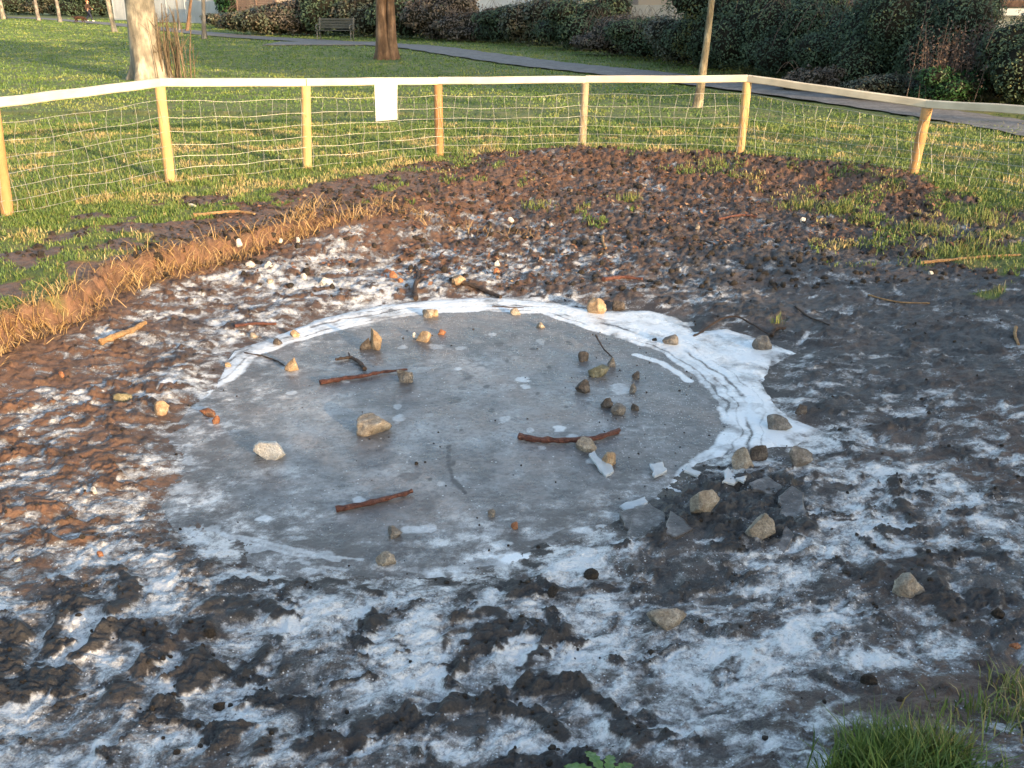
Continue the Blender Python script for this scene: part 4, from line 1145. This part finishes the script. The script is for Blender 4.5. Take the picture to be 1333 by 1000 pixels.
def shrub(base, w, d, h, nleaf, leaf, mat, label, seed, name='bramble_bush', group='bramble bushes behind the path', canes=30, cat='bush', rz=0.0, z0=0.0, x0=0.0):
    rr = np.random.default_rng(seed)
    root = empty(name, tuple(base), rz); tag(root, label, cat, group)
    nb = 7
    B = [(0, 0, h * .42, w * .40, d * .42, h * .48)]
    for k in range(nb):
        a = 2 * math.pi * k / nb + rr.uniform(-.3, .3)
        zz = h * rr.uniform(.22, .72)
        B.append((math.cos(a) * w * .30, math.sin(a) * d * .30, zz, w * rr.uniform(.17, .28), d * rr.uniform(.18, .30), h * rr.uniform(.20, .32)))
    B = np.array(B); B[:, 2] += z0; B[:, 0] += x0
    vol = B[:, 3] * B[:, 4] + B[:, 4] * B[:, 5]; pick = rr.choice(len(B), nleaf, p=vol / vol.sum())
    u = rr.normal(size=(nleaf, 3)); u /= np.linalg.norm(u, axis=1)[:, None]
    bb = B[pick]
    rad = .86 + .17 * fbm(u[:, 0] * 3 + pick * 5, u[:, 1] * 3 + u[:, 2] * 4, 3, seed) + rr.normal(0, .05, nleaf) + np.where(rr.random(nleaf) < .06, rr.uniform(0, .35, nleaf), 0)
    c = bb[:, :3] + u * bb[:, 3:6] * rad[:, None]
    c[:, 2] = np.maximum(c[:, 2], rr.uniform(.02, .15, nleaf))
    nrm = u + rr.normal(0, .55, (nleaf, 3)) + [0, 0, .35]; nrm /= np.linalg.norm(nrm, axis=1)[:, None]
    t1 = np.cross(nrm, rr.normal(size=(nleaf, 3))); t1 /= np.linalg.norm(t1, axis=1)[:, None]; t2 = np.cross(nrm, t1)
    s = leaf * rr.uniform(.55, 1.25, nleaf)[:, None]
    V = np.stack([c - t1 * s, c - t2 * s * .42 + nrm * s * .10, c + t1 * s, c + t2 * s * .42 + nrm * s * .10], 1).reshape(-1, 3)
    clump = fbm(c[:, 0] * 1.3 + seed, c[:, 1] * 1.3 + c[:, 2] * 1.6, 3, seed + 9)
    tint = np.clip(.42 + .45 * clump + rr.normal(0, .18, nleaf), 0, 1)
    mesh_np('foliage', V, np.arange(nleaf * 4).reshape(-1, 4), mat, root, dict(tint=np.repeat(tint, 4)))
    bm = bmesh.new(); bmesh.ops.create_icosphere(bm, subdivisions=3, radius=1)
    iv = np.array([x.co[:] for x in bm.verts]); jf = np.array([[x.index for x in f.verts] for f in bm.faces]); bm.free()
    VV, FF, o_ = [], [], 0
    for q_ in B:
        r = .74 + .14 * fbm(iv[:, 0] * 3 + q_[0], iv[:, 1] * 3 + iv[:, 2] * 3, 3, seed)
        p = iv * r[:, None] * q_[3:6] + q_[:3]; p[:, 2] = np.maximum(p[:, 2], -.03)
        VV.append(p); FF.append(jf + o_); o_ += len(p)
    mesh_np('twig_mass', np.concatenate(VV), np.concatenate(FF), M['heart'], root)
    if canes:
        mb = MB()
        for k in range(canes):
            a = rr.uniform(0, 6.28); e = rr.uniform(.5, 1.0)
            p0 = np.array([math.cos(a) * w * .2, math.sin(a) * d * .2, h * .5])
            p1 = np.array([math.cos(a) * w * .40 * e, math.sin(a) * d * .40 * e, h * rr.uniform(.75, 1.1)])
            p2 = np.array([math.cos(a) * w * .56 * e, math.sin(a) * d * .56 * e, h * rr.uniform(.25, .85)])
            r = .004 * (1 + leaf * 6)
            mb.tube(spline([p0, p1, p2], 5), r, 4, cap=False)
        mb.build('canes', M['cane'], root)
    return root

SH = [ # px, base py, width m, depth m, height m, mat, leaves, label
 (345, 47, 5.5, 3, 1.7, 'leaf_mixed', 'low grey green bush left of the bench, by the far path'),
 (392, 47, 4.2, 3, 2.1, 'leaf_brown', 'bare brown bush immediately left of the bench'),
 (440, 48, 5.0, 3, 3.0, 'leaf_dark', 'dark tall bush right behind the bench'),
 (482, 49, 4.6, 3, 2.8, 'leaf_mixed', 'bush filling the gap between bench and twin stemmed tree'),
 (535, 51, 4.4, 3, 2.4, 'leaf_dark', 'green bush just right of the twin stemmed tree'),
 (575, 53, 3.8, 3, 2.4, 'leaf_brown', 'dark brown thicket two bushes right of the twin stemmed tree'),
 (622, 55, 4.2, 2.6, 1.55, 'leaf_brown', 'low brown thicket under the gap of pale sky'),
 (668, 57, 3.8, 2.6, 1.65, 'leaf_dark', 'low green bramble right of the brown thicket under the sky gap'),
 (712, 61, 3.6, 2.8, 2.2, 'leaf_mixed', 'mixed green and brown bramble with white flecks by the path bend'),
 (760, 67, 3.6, 2.8, 2.1, 'leaf_dark', 'dark bramble halfway along the hedge, left of the vertical boards'),
 (812, 74, 3.2, 2.4, 1.45, 'leaf_brown', 'low brown bramble in front of the left end of the vertical boards'),
 (858, 80, 3.2, 2.4, 1.40, 'leaf_dark', 'low dark bramble in front of the right end of the vertical boards'),
 (905, 87, 3.0, 2.4, 1.45, 'leaf_mixed', 'low bramble directly behind the slim young tree'),
 (960, 95, 3.6, 3.0, 2.6, 'leaf_dark', 'tall dark bramble right of the slim young tree'),
 (1020, 104, 3.6, 3.2, 3.0, 'leaf_dark', 'tallest ivy covered bush over the corner post'),
 (1072, 110, 3.0, 2.6, 2.1, 'leaf_dark', 'dark bush left of the small patch of sky'),
 (1118, 116, 3.0, 2.6, 1.85, 'leaf_dark', 'dark bush below the grey gable in the hedge'),
 (1170, 122, 2.8, 2.6, 2.4, 'leaf_dark', 'dark bush left of the russet stems'),
 (1222, 128, 2.6, 2.4, 2.3, 'leaf_dark', 'dark bush behind the russet stems'),
 (1272, 132, 2.4, 2.2, 1.55, 'leaf_dark', 'dark low bush before the pale shed'),
 (1345, 140, 2.8, 2.4, 1.3, 'leaf_mixed', 'bush under the pale shed at the right edge'),
 (1425, 150, 3.0, 2.6, 2.4, 'leaf_dark', 'dark bush farthest right along the path'),
 (1240, 141, 1.3, 1.0, .75, 'leaf_ever', 'small fresh green bush in front of the russet stems'),
 (1065, 122, 1.5, 1.1, .55, 'leaf_brown', 'small brown scrub at the foot of the hedge'),
 (1160, 134, 1.6, 1.1, .55, 'leaf_mixed', 'low tangle at the foot of the hedge left of the fresh green bush'),
 (-150, 18.5, 12, 5, 3.4, 'leaf_mixed', 'far bush beyond the left end of the path'),
 (-65, 19, 11, 5, 3.5, 'leaf_dark', 'far dark bush, second beyond the left end of the path'),
 (20, 19.5, 11, 5, 3.6, 'leaf_dark', 'far dark bush at the left edge'),
 (75, 20.5, 10, 5, 3.4, 'leaf_mixed', 'far bush behind the two thin distant trunks'),
 (122, 22, 9, 5, 3.6, 'leaf_dark', 'far dark bush directly behind the walker'),
 (165, 24, 6, 4, 2.2, 'leaf_dark', 'far low bush between the slender lit trunk and the thick trunk'),
 (292, 38, 4, 2.4, 1.1, 'leaf_mixed', 'far low scrub behind the thin grey trunk'),
 (303, 33, 3.2, 3, 3.2, 'leaf_ever', 'bright green rounded evergreen by the far fences'),
]
for i, (px, py, w, d, h, mt, lb) in enumerate(SH):
    b = P(px, py); dist = b[1]
    b = b + np.array([0, d * .38, 0])
    leaf = float(np.clip(.0018 * dist, .030, .14))
    nl = int(np.clip(2.9 * (w * h + d * h) / (leaf * leaf), 1500, 26000))
    shrub(b, w, d, h, nl, leaf, M[mt], lb, 500 + i, canes=26 if h > .9 and dist < 60 else 8 if dist < 60 else 0,
          name='evergreen_bush' if mt == 'leaf_ever' and h > 1 else 'bramble_bush')
# russet dead stems
b = P(1228, 138)
root = empty('dead_stems', tuple(b)); tag(root, 'upright russet dead stems with seed heads in front of the hedge', 'weeds')
mb = MB(); lf = []
for k in range(60):
    a, d0 = random.gauss(0, .30), random.gauss(0, .15); h_ = random.uniform(.8, 1.55)
    lx = random.gauss(0, .08)
    mb.tube([(a, d0, 0), (a + lx, d0, h_ * .6), (a + lx * 1.6, d0, h_)], [.008, .006, .003], 4, cap=False)
    for j in range(34):
        f = random.uniform(.35, 1.0); p = np.array([a + lx * 1.5 * f, d0, h_ * f]) + np.array([random.gauss(0, .05), random.gauss(0, .05), random.gauss(0, .03)])
        lf.append(p)
mb.build('stems', M['cane'], root)
c = np.array(lf); nl = len(c); t1 = rng.normal(size=(nl, 3)); t1 /= np.linalg.norm(t1, axis=1)[:, None]; t2 = np.cross(t1, rng.normal(size=(nl, 3))); t2 /= np.linalg.norm(t2, axis=1)[:, None]
s = .028
V = np.stack([c - t1 * s, c - t2 * s * .5, c + t1 * s, c + t2 * s * .5], 1).reshape(-1, 3)
mesh_np('seed_heads', V, np.arange(nl * 4).reshape(-1, 4), leafmat('russet_seed', [(0, (.06, .042, .035)), (.5, (.11, .075, .062)), (1, (.18, .125, .10))]), root, dict(tint=np.repeat(rng.random(nl), 4)))

# ------------------------------------------------------------------ garden fences and buildings behind the hedge
def boardmat(name, c1, c2): return woodmat(name, c1, c2, 1.6, .85, 2, False)
M['board_grey'] = boardmat('weathered_boards', (.30, .30, .28), (.40, .40, .38))
M['board_blue'] = boardmat('pale_blue_boards', (.36, .40, .44), (.46, .50, .54))
M['board_brown'] = boardmat('brown_boards', (.16, .11, .09), (.24, .17, .14))
q = NT('pale_render'); v = q.pos(); M['render'] = q.out(q.ramp(q.noise(v, 1.6, 4), [(.35, (.34, .38, .42)), (.65, (.46, .50, .54))]), .85)
M['roof_brown'] = lumpmat('brown_tiles', (.10, .06, .045), (.16, .10, .075), (.22, .15, .11), 3)
q = NT('white_paint'); M['white_paint'] = q.out((.72, .72, .70), .6)
q = NT('dark_pane'); M['pane'] = q.out((.03, .035, .04), .12, .6)
q = NT('brick_wall_far'); v = q.pos(); bt = q.n('TexBrick', i_Vector=v, i_Scale=4.5)
bt.inputs['Color1'].default_value = (.28, .11, .07, 1); bt.inputs['Color2'].default_value = (.22, .09, .06, 1); bt.inputs['Mortar'].default_value = (.30, .26, .22, 1)
M['brick'] = q.out(bt.outputs[0], .9)

def board_fence(p0, p1, h, mat, label, vertical=True, name='garden_fence', bw_=.14, cap=None):
    p0, p1 = np.array(p0), np.array(p1); d = p1 - p0; L = np.linalg.norm(d); yaw = math.atan2(d[1], d[0])
    root = empty(name, tuple((p0 + p1) / 2), yaw); tag(root, label, 'fence', 'garden fences behind the hedge')
    npan = max(1, int(round(L / 1.85))); pl = L / npan
    for k in range(npan + 1):
        MB().box((-L / 2 + k * pl, 0, h * .5), (.10, .10, h + .06), bev=.01).build('fence_post', M['board_brown'] if not vertical else mat, root)
    for k in range(npan):
        mb = MB(); x0 = -L / 2 + k * pl + .05; ww = pl - .10
        if vertical:
            nb = int(ww / bw_)
            for j in range(nb):
                mb.box((x0 + (j + .5) * ww / nb, random.uniform(-.006, .006), h * .5), (ww / nb - .008, .022, h - .02 + random.uniform(-.015, .015)))
        else:
            nb = int(h / bw_)
            for j in range(nb):
                mb.box((x0 + ww / 2, random.uniform(-.004, .004), (j + .5) * h / nb), (ww, .02, h / nb - .008))
        mb.build('panel', mat, root)
    if cap: MB().box((0, 0, h + .05), (L, .12, .04), bev=.01).build('capping', cap, root)
    return root
def PY(px, Y): # ground point in the column px at distance Y
    lo, hi = .5, 400
    # column px on the ground: x = u * t
    t = Y / (math.cos(PITCH) + 0) 
    for _ in range(40):
        py = (lo + hi) / 2
        if P(px, py)[1] > Y: lo = py
        else: hi = py
    return P(px, (lo + hi) / 2)
board_fence(PY(818, 39), PY(897, 38), 1.58, M['board_grey'], 'grey fence of upright boards showing above the low brambles')
board_fence(PY(899, 41), PY(968, 40), 1.30, M['board_blue'], 'pale low fence with a light top rail right of the upright boards', vertical=False, cap=M['white_paint'])
board_fence(PY(196, 84), PY(243, 82), 2.2, M['board_blue'], 'pale blue grey boarding right behind the thick trunk', cap=M['white_paint'])
board_fence(PY(245, 80), PY(300, 78), 1.75, M['board_blue'], 'lower pale blue boarding behind the thin grey trunk')
board_fence(PY(312, 66), PY(362, 64), 2.2, M['board_brown'], 'brown slatted fence between the evergreen and the bench bushes', vertical=False)
board_fence(PY(150, 92), PY(176, 91), 2.3, M['board_blue'], 'pale boarding left of the thick trunk')

def house(px, Y, w, d, wall_h, roof_h, wall_m, roof_m, label, name='house', rz=0.0, windows=2, group='houses behind the gardens'):
    b = PY(px, Y); root = empty(name, tuple(b), rz); tag(root, label, 'house' if name == 'house' else 'shed', group)
    mb = MB().box((0, d / 2, wall_h / 2), (w, d, wall_h))
    n = len(mb.v)                      # gable ends
    for x in (-w / 2 + .002, w / 2 - .002):
        mb.v += [(x, .002, wall_h), (x, d - .002, wall_h), (x, d / 2, wall_h + roof_h)]
    mb.f += [(n, n + 1, n + 2), (n + 5, n + 4, n + 3)]
    mb.build('wall', wall_m, root)
    mb = MB(); ov = .35; th = .14
    for s in (-1, 1):
        n = len(mb.v); y0 = d / 2 + s * (d / 2 + ov); z0_ = wall_h - ov * roof_h / (d / 2)
        mb.v += [(-w/2-ov, y0, z0_), (w/2+ov, y0, z0_), (w/2+ov, d/2, wall_h+roof_h+.02), (-w/2-ov, d/2, wall_h+roof_h+.02)]
        mb.v += [(x, y, z + th) for x, y, z in mb.v[n:n+4]]
        mb.f += [(n,n+3,n+2,n+1),(n+4,n+5,n+6,n+7),(n,n+1,n+5,n+4),(n+1,n+2,n+6,n+5),(n+3,n,n+4,n+7)]
    mb.build('roof', roof_m, root)
    MB().box((0, -.40, wall_h - .30), (w + .7, .05, .16)).build('fascia', M['white_paint'], root)
    for k in range(windows):
        x = (k + .5) / windows * w - w / 2
        zz = wall_h * .68
        fr_ = MB()
        for bx_, bz_, sx_, sz_ in ((0, .6, 1.3, .08), (0, -.6, 1.3, .08), (-.61, 0, .08, 1.12), (.61, 0, .08, 1.12), (0, 0, .05, 1.12)):
            fr_.box((x + bx_, -.04, zz + bz_), (sx_, .08, sz_))
        o = fr_.build('window', M['white_paint'], root)
        MB().box((x, -.006, zz), (1.14, .02, 1.12)).build('pane', M['pane'], o)
    return root
house(1330, 24.5, 4.2, 3, 1.78, .8, M['render'], M['roof_brown'], 'pale rendered shed with a brown roof at the right end of the hedge', 'shed', windows=0, group=None, rz=R(-6))
house(1118, 31, 2.2, 3, 1.62, .6, M['board_grey'], M['roof_brown'], 'little grey shed peeping over the hedge beside the sky patch', 'shed', windows=0, group=None)
house(262, 112, 12, 8, 5.2, 3, M['brick'], M['roof_brown'], 'far brick house behind the pale blue boarding')
house(340, 96, 12, 8, 5.2, 3, M['brick'], M['roof_brown'], 'far brick house behind the brown slatted fence')
house(960, 64, 13, 8, 5.0, 3, M['brick'], M['roof_brown'], 'brick house behind the slim young tree', windows=3)
house(655, 78, 12, 8, 5.0, 3, M['render'], M['roof_brown'], 'pale house standing in for the sky above the low brown thicket')  # added pale wall where the gap should show bright sky
house(1330, 45, 12, 8, 5.0, 3, M['brick'], M['roof_brown'], 'brick house behind the pale rendered shed', windows=3)

# ------------------------------------------------------------------ bench
bb_ = P(437, 53.5); M['bench_wood'] = woodmat('grey_bench_slats', (.035, .04, .038), (.075, .085, .08), 4, .7, 0, False)
q = NT('bench_iron'); M['iron'] = q.out((.09, .095, .09), .5, .5)
root = empty('park_bench', tuple(bb_), R(-8)); tag(root, 'grey park bench with curled arms beside the path', 'bench')
W_ = 1.75
mb = MB()
for k in range(4): mb.box((0, -.20 + k * .115, .46), (W_, .10, .035), bev=.006)
mb.build('seat', M['bench_wood'], root)
mb = MB()
for k in range(4): mb.box((0, .24 + k * .03, .58 + k * .115), (W_, .028, .10), Matrix.Rotation(R(-14), 3, 'X'), bev=.006)
mb.build('backrest', M['bench_wood'], root)
for s in (-1, 1):
    x = s * (W_ / 2 - .08)
    mb = MB()
    mb.tube([(x, -.22, 0), (x, -.20, .25), (x, -.18, .44)], .028, 8); mb.tube([(x, .24, 0), (x, .20, .25), (x, .20, .44), (x, .30, .80), (x, .35, 1.0)], .028, 8)
    mb.tube([(x, -.20, .44), (x, .22, .44)], .025, 8)
    mb.build('leg_frame', M['iron'], root)
    MB().tube([(x, .26, .68), (x, .05, .72), (x, -.18, .70), (x, -.30, .64), (x, -.30, .54), (x, -.22, .50), (x, -.17, .46)], .026, 8).build('armrest', M['iron'], root)

# ------------------------------------------------------------------ walker and dog
def skin(name, V, E, rad, mat, parent=None, sub=2, loc=None):
    me = bpy.data.meshes.new(name); me.from_pydata([tuple(v) for v in V], E, []); me.update()
    o = bpy.data.objects.new(name, me); COL.objects.link(o)
    if parent: o.parent = parent
    if loc is not None: o.location = loc
    bm = bmesh.new(); bm.from_mesh(me)
    ly_ = bm.verts.layers.skin.verify()
    bm.verts.ensure_lookup_table()
    for i, vv in enumerate(bm.verts):
        r = rad[i]; vv[ly_].radius = r if isinstance(r, tuple) else (r, r); vv[ly_].use_root = (i == 0)
    bm.to_mesh(me); bm.free()
    o.modifiers.new('Skin', 'SKIN'); s = o.modifiers.new('Subdivision', 'SUBSURF'); s.levels = s.render_levels = sub
    me.materials.append(mat); return o
def plain(name, c, r=.8): q = NT(name); return q.out(c, r, .3)
M['skin'] = plain('skin_tone', (.52, .28, .19), .6); M['hair'] = plain('brown_hair', (.16, .08, .04)); M['jacket'] = plain('dark_brown_jacket', (.045, .028, .022))
M['trousers'] = plain('navy_trousers', (.018, .022, .045)); M['shoe'] = plain('white_shoes', (.75, .75, .74)); M['dog'] = lumpmat('red_brown_fur', (.03, .014, .010), (.055, .026, .017), (.09, .045, .028), 12)
pb_ = P(117, 28.2)
root = empty('person', tuple(pb_), R(-90)); tag(root, 'person in dark clothes and white shoes walking a dog on the far path', 'person')
# local +y is the walking direction (to the left of the picture)
V = [(0,0,.95),(0,.01,1.15),(0,.02,1.38),(0,.03,1.48),(0,.06,1.62),(0,.06,1.72),
     (.10,0,.90),(.10,.20,.50),(.10,.30,.09),(.10,.42,.05),(-.10,0,.90),(-.10,-.06,.50),(-.10,-.34,.12),(-.10,-.24,.05),
     (.19,.02,1.40),(.24,-.10,1.15),(.22,.02,.93),(.21,.06,.85),(-.19,.02,1.40),(-.24,.10,1.15),(-.20,.30,1.02),(-.18,.37,1.00)]
E = [(0,1),(1,2),(2,3),(3,4),(4,5),(0,6),(6,7),(7,8),(8,9),(0,10),(10,11),(11,12),(12,13),(2,14),(14,15),(15,16),(16,17),(2,18),(18,19),(19,20),(20,21)]
r = [(.15,.10),(.13,.10),(.17,.11),.055,(.085,.105),.07,.085,.06,.042,.035,.085,.06,.042,.035,.06,.048,.036,.03,.06,.048,.036,.03]
skin('body', V, E, r, M['skin'], root)
sel = [0,1,2,14,15,16,18,19,20]; mp = {a: i for i, a in enumerate(sel)}
skin('jacket', [V[a] for a in sel], [(mp[a], mp[b]) for a, b in E if a in mp and b in mp], [(.18,.13),(.165,.13),(.20,.135),.085,.07,.055,.085,.07,.055], M['jacket'], root)
sel = [0,6,7,8,10,11,12]; mp = {a: i for i, a in enumerate(sel)}
skin('trousers', [V[a] for a in sel], [(mp[a], mp[b]) for a, b in E if a in mp and b in mp], [(.16,.115),.105,.085,.07,.105,.085,.07], M['trousers'], root)
for x, y, z, p in ((.10,.30,.06,0), (-.10,-.32,.09,1)):
    skin('shoe', [(x, y - .04, z), (x, y + .08, z - .01), (x, y + .19, z - .02 + .0 * p)], [(0,1),(1,2)], [.052,.05,.038], M['shoe'], root)
skin('hair', [(0,.02,1.66),(0,.03,1.74),(0,-.02,1.62)], [(0,1),(0,2)], [.095,.08,.075], M['hair'], root)
for x in (-.034, .034): skin('eye', [(x,.155,1.645),(x,.162,1.645)], [(0,1)], [.012,.010], M['trousers'], root, 1)
skin('nose', [(0,.150,1.63),(0,.180,1.60)], [(0,1)], [.018,.016], M['skin'], root, 1)
db = P(104, 30)
root = empty('dog', tuple(db), R(-90)); tag(root, 'shaggy red brown dog with its nose to the ground ahead of the walker', 'dog')
V = [(0,-.30,.42),(0,0,.42),(0,.26,.44),(0,.42,.42),(0,.54,.28),(0,.66,.16),(.09,-.30,.34),(.09,-.24,.22),(.09,-.36,.13),(.09,-.32,.03),(-.09,-.30,.34),(-.09,-.18,.22),(-.09,-.28,.13),(-.09,-.24,.03),
     (.08,.26,.36),(.08,.24,.18),(.08,.28,.03),(-.08,.26,.36),(-.08,.32,.18),(-.08,.36,.03),(0,-.44,.46),(0,-.60,.52),(.07,.50,.30),(.08,.53,.20),(-.07,.50,.30),(-.08,.53,.20)]
E = [(0,1),(1,2),(2,3),(3,4),(4,5),(0,6),(6,7),(7,8),(8,9),(0,10),(10,11),(11,12),(12,13),(2,14),(14,15),(15,16),(2,17),(17,18),(18,19),(0,20),(20,21),(4,22),(22,23),(4,24),(24,25)]
r = [.13,.125,.155,.105,.085,.045,.075,.055,.035,.035,.075,.055,.035,.035,.065,.042,.035,.065,.042,.035,.04,.035,.022,.03,.022,.03]
skin('body', V, E, r, M['dog'], root)

# ------------------------------------------------------------------ plants in the bottom right corner
def tuftobj(px, py, n, spread, h0, h1, label, name='grass_tuft', mat='grass', tl=.25, th=.75, wd=.005):
    b = on_ground(px, py)
    x = rng.normal(0, spread, n); y = rng.normal(0, spread * .7, n)
    z = gz(x + b[0], y + b[1]) - b[2]
    V, F, T = blades(x, y, z, rng.uniform(h0, h1, n), np.full(n, wd), rng.uniform(.15, .95, n), rng.uniform(tl, th, n))
    o = mesh_np(name, V, F, M[mat], None, dict(tint=T), loc=tuple(b))
    return tag(o, label, 'grass', 'grass tufts on the muddy ground')
tuftobj(1166, 1008, 1900, .078, .06, .17, 'big lush green tuft at the bottom edge of the picture', tl=.18, th=.60)
tuftobj(1212, 1000, 220, .035, .07, .17, 'blades tinted yellow as if sunlit on the right of the big lush tuft', tl=.6, th=.82)  # sunlit spot put into the blade tint
tuftobj(1300, 930, 220, .085, .03, .085, 'sparse tuft on the bank at the lower right', tl=.2, th=.9)
tuftobj(1330, 905, 110, .05, .05, .12, 'straggling yellowish tuft at the right edge', tl=.4, th=1)
for (a, b_, n_, s_, lb) in ((1092,272,170,.10,'bright tuft on the spoil left of another, before the right posts'),(1040,268,130,.09,'tuft on the spoil farthest left of the bright ones'),
    (1122,290,60,.06,'little tuft lowest on the right spoil'),(1255,330,300,.20,'broad yellow tuft in the right grass patch'),(1215,300,150,.12,'tuft at the top of the right grass patch'),
    (820,262,60,.06,'small tuft in the middle of the spoil heap'),(700,270,60,.08,'small tuft on the brown spoil left of the heap'),(1010,420,14,.02,'single green sprig on dark mud beyond the rim'),
    (930,215,60,.07,'small yellowish tuft on top of the heap'),(1275,290,170,.14,'tuft near the right fence wire')):
    tuftobj(a, b_, n_ * 2, s_, .03, .11, lb, tl=.3, th=.8, wd=.006)
# dandelion leaves
q = NT('dandelion_leaf'); M['dand'] = q.out(q.ramp(q.noise(q.pos(), 30, 3), [(.35, (.06, .13, .03)), (.65, (.13, .21, .06))]), .45, .4)
b = on_ground(790, 1030)
root = empty('dandelion', tuple(b)); tag(root, 'dandelion rosette with jagged green leaves at the bottom edge', 'plant')
for k in range(9):
    a = k * .7 + random.uniform(-.2, .2); L = random.uniform(.08, .14); mb = MB(); N = 12
    ca, sa = math.cos(a), math.sin(a)
    for i in range(N + 1):
        f = i / N; wv = .022 * math.sin(math.pi * min(1, f * 1.02)) ** .7 * (.55 + .45 * (i % 2)) * (.4 + .6 * f) + .0015
        zz = .02 + .10 * f - .09 * f * f
        for sd in (-1, 0, 1): mb.v.append((ca * L * f - sa * wv * sd, sa * L * f + ca * wv * sd, zz + .004 * abs(sd)))
    for i in range(N):
        for sd in (0, 1): mb.f.append((i*3+sd, i*3+sd+1, i*3+sd+4, i*3+sd+3))
    mb.build('leaf', M['dand'], root)

# ------------------------------------------------------------------ unseen hedge and pines added behind the photographer to throw the shade
def SC(c, s): return np.array([c * math.cos(SUN_AZ) - s * math.sin(SUN_AZ), c * math.sin(SUN_AZ) + s * math.cos(SUN_AZ), 0.0])
hs = ((-8.5,3.2),(-7,3.25),(-5.6,3.2),(-4.2,3.45),(-2.8,3.45),(-1.4,3.42),(0,3.32),(1.0,3.25),(2.0,3.25),(3.2,3.32),(4.5,3.34),(5.8,3.36),(7.0,3.34),(7.9,3.2),(8.8,2.95))
for i, (c, h) in enumerate(hs):  # unseen bushes, heights set so their shade edge crosses the pond
    shrub(SC(c, -12), 3.1 if c < 7.5 else 2.2, 2.2, h, 4500, .09, M['leaf_dark'], 'unseen hedge bush added behind the photographer to shade the pond', 900 + i, 'shade_hedge_bush', 'unseen hedge added for its shade', canes=0, rz=SUN_AZ)
for i, (tx, cx_, w, z0_, h) in enumerate(((19,19,9,15.2,5),(24.5,28,9,15.2,4.8),(40.5,36,8.5,15.4,4.8),(45,44.5,8.5,12.2,8),(52,52,9,12,10.2),(60,60,9,12,10.2))):  # unseen high crowns, shaped to lay shade bands over the lawn
    t = shrub((tx, -30, 0), w, 5, h, 5000, .28, M['leaf_ever'], 'tall unseen pine with a high crown, added to shade lawn and hedge', 950 + i, 'shade_pine', 'unseen pines added for their shade', canes=0, cat='tree', z0=z0_, x0=cx_ - tx)
    MB().tube([(0, 0, -.2), (0, .1, 4), ((cx_ - tx) * .15, 0, z0_ * .7), ((cx_ - tx) * .8, 0, z0_ + h * .4)], [.34, .28, .22, .12], 10).build('trunk', M['bark_brown'], t)
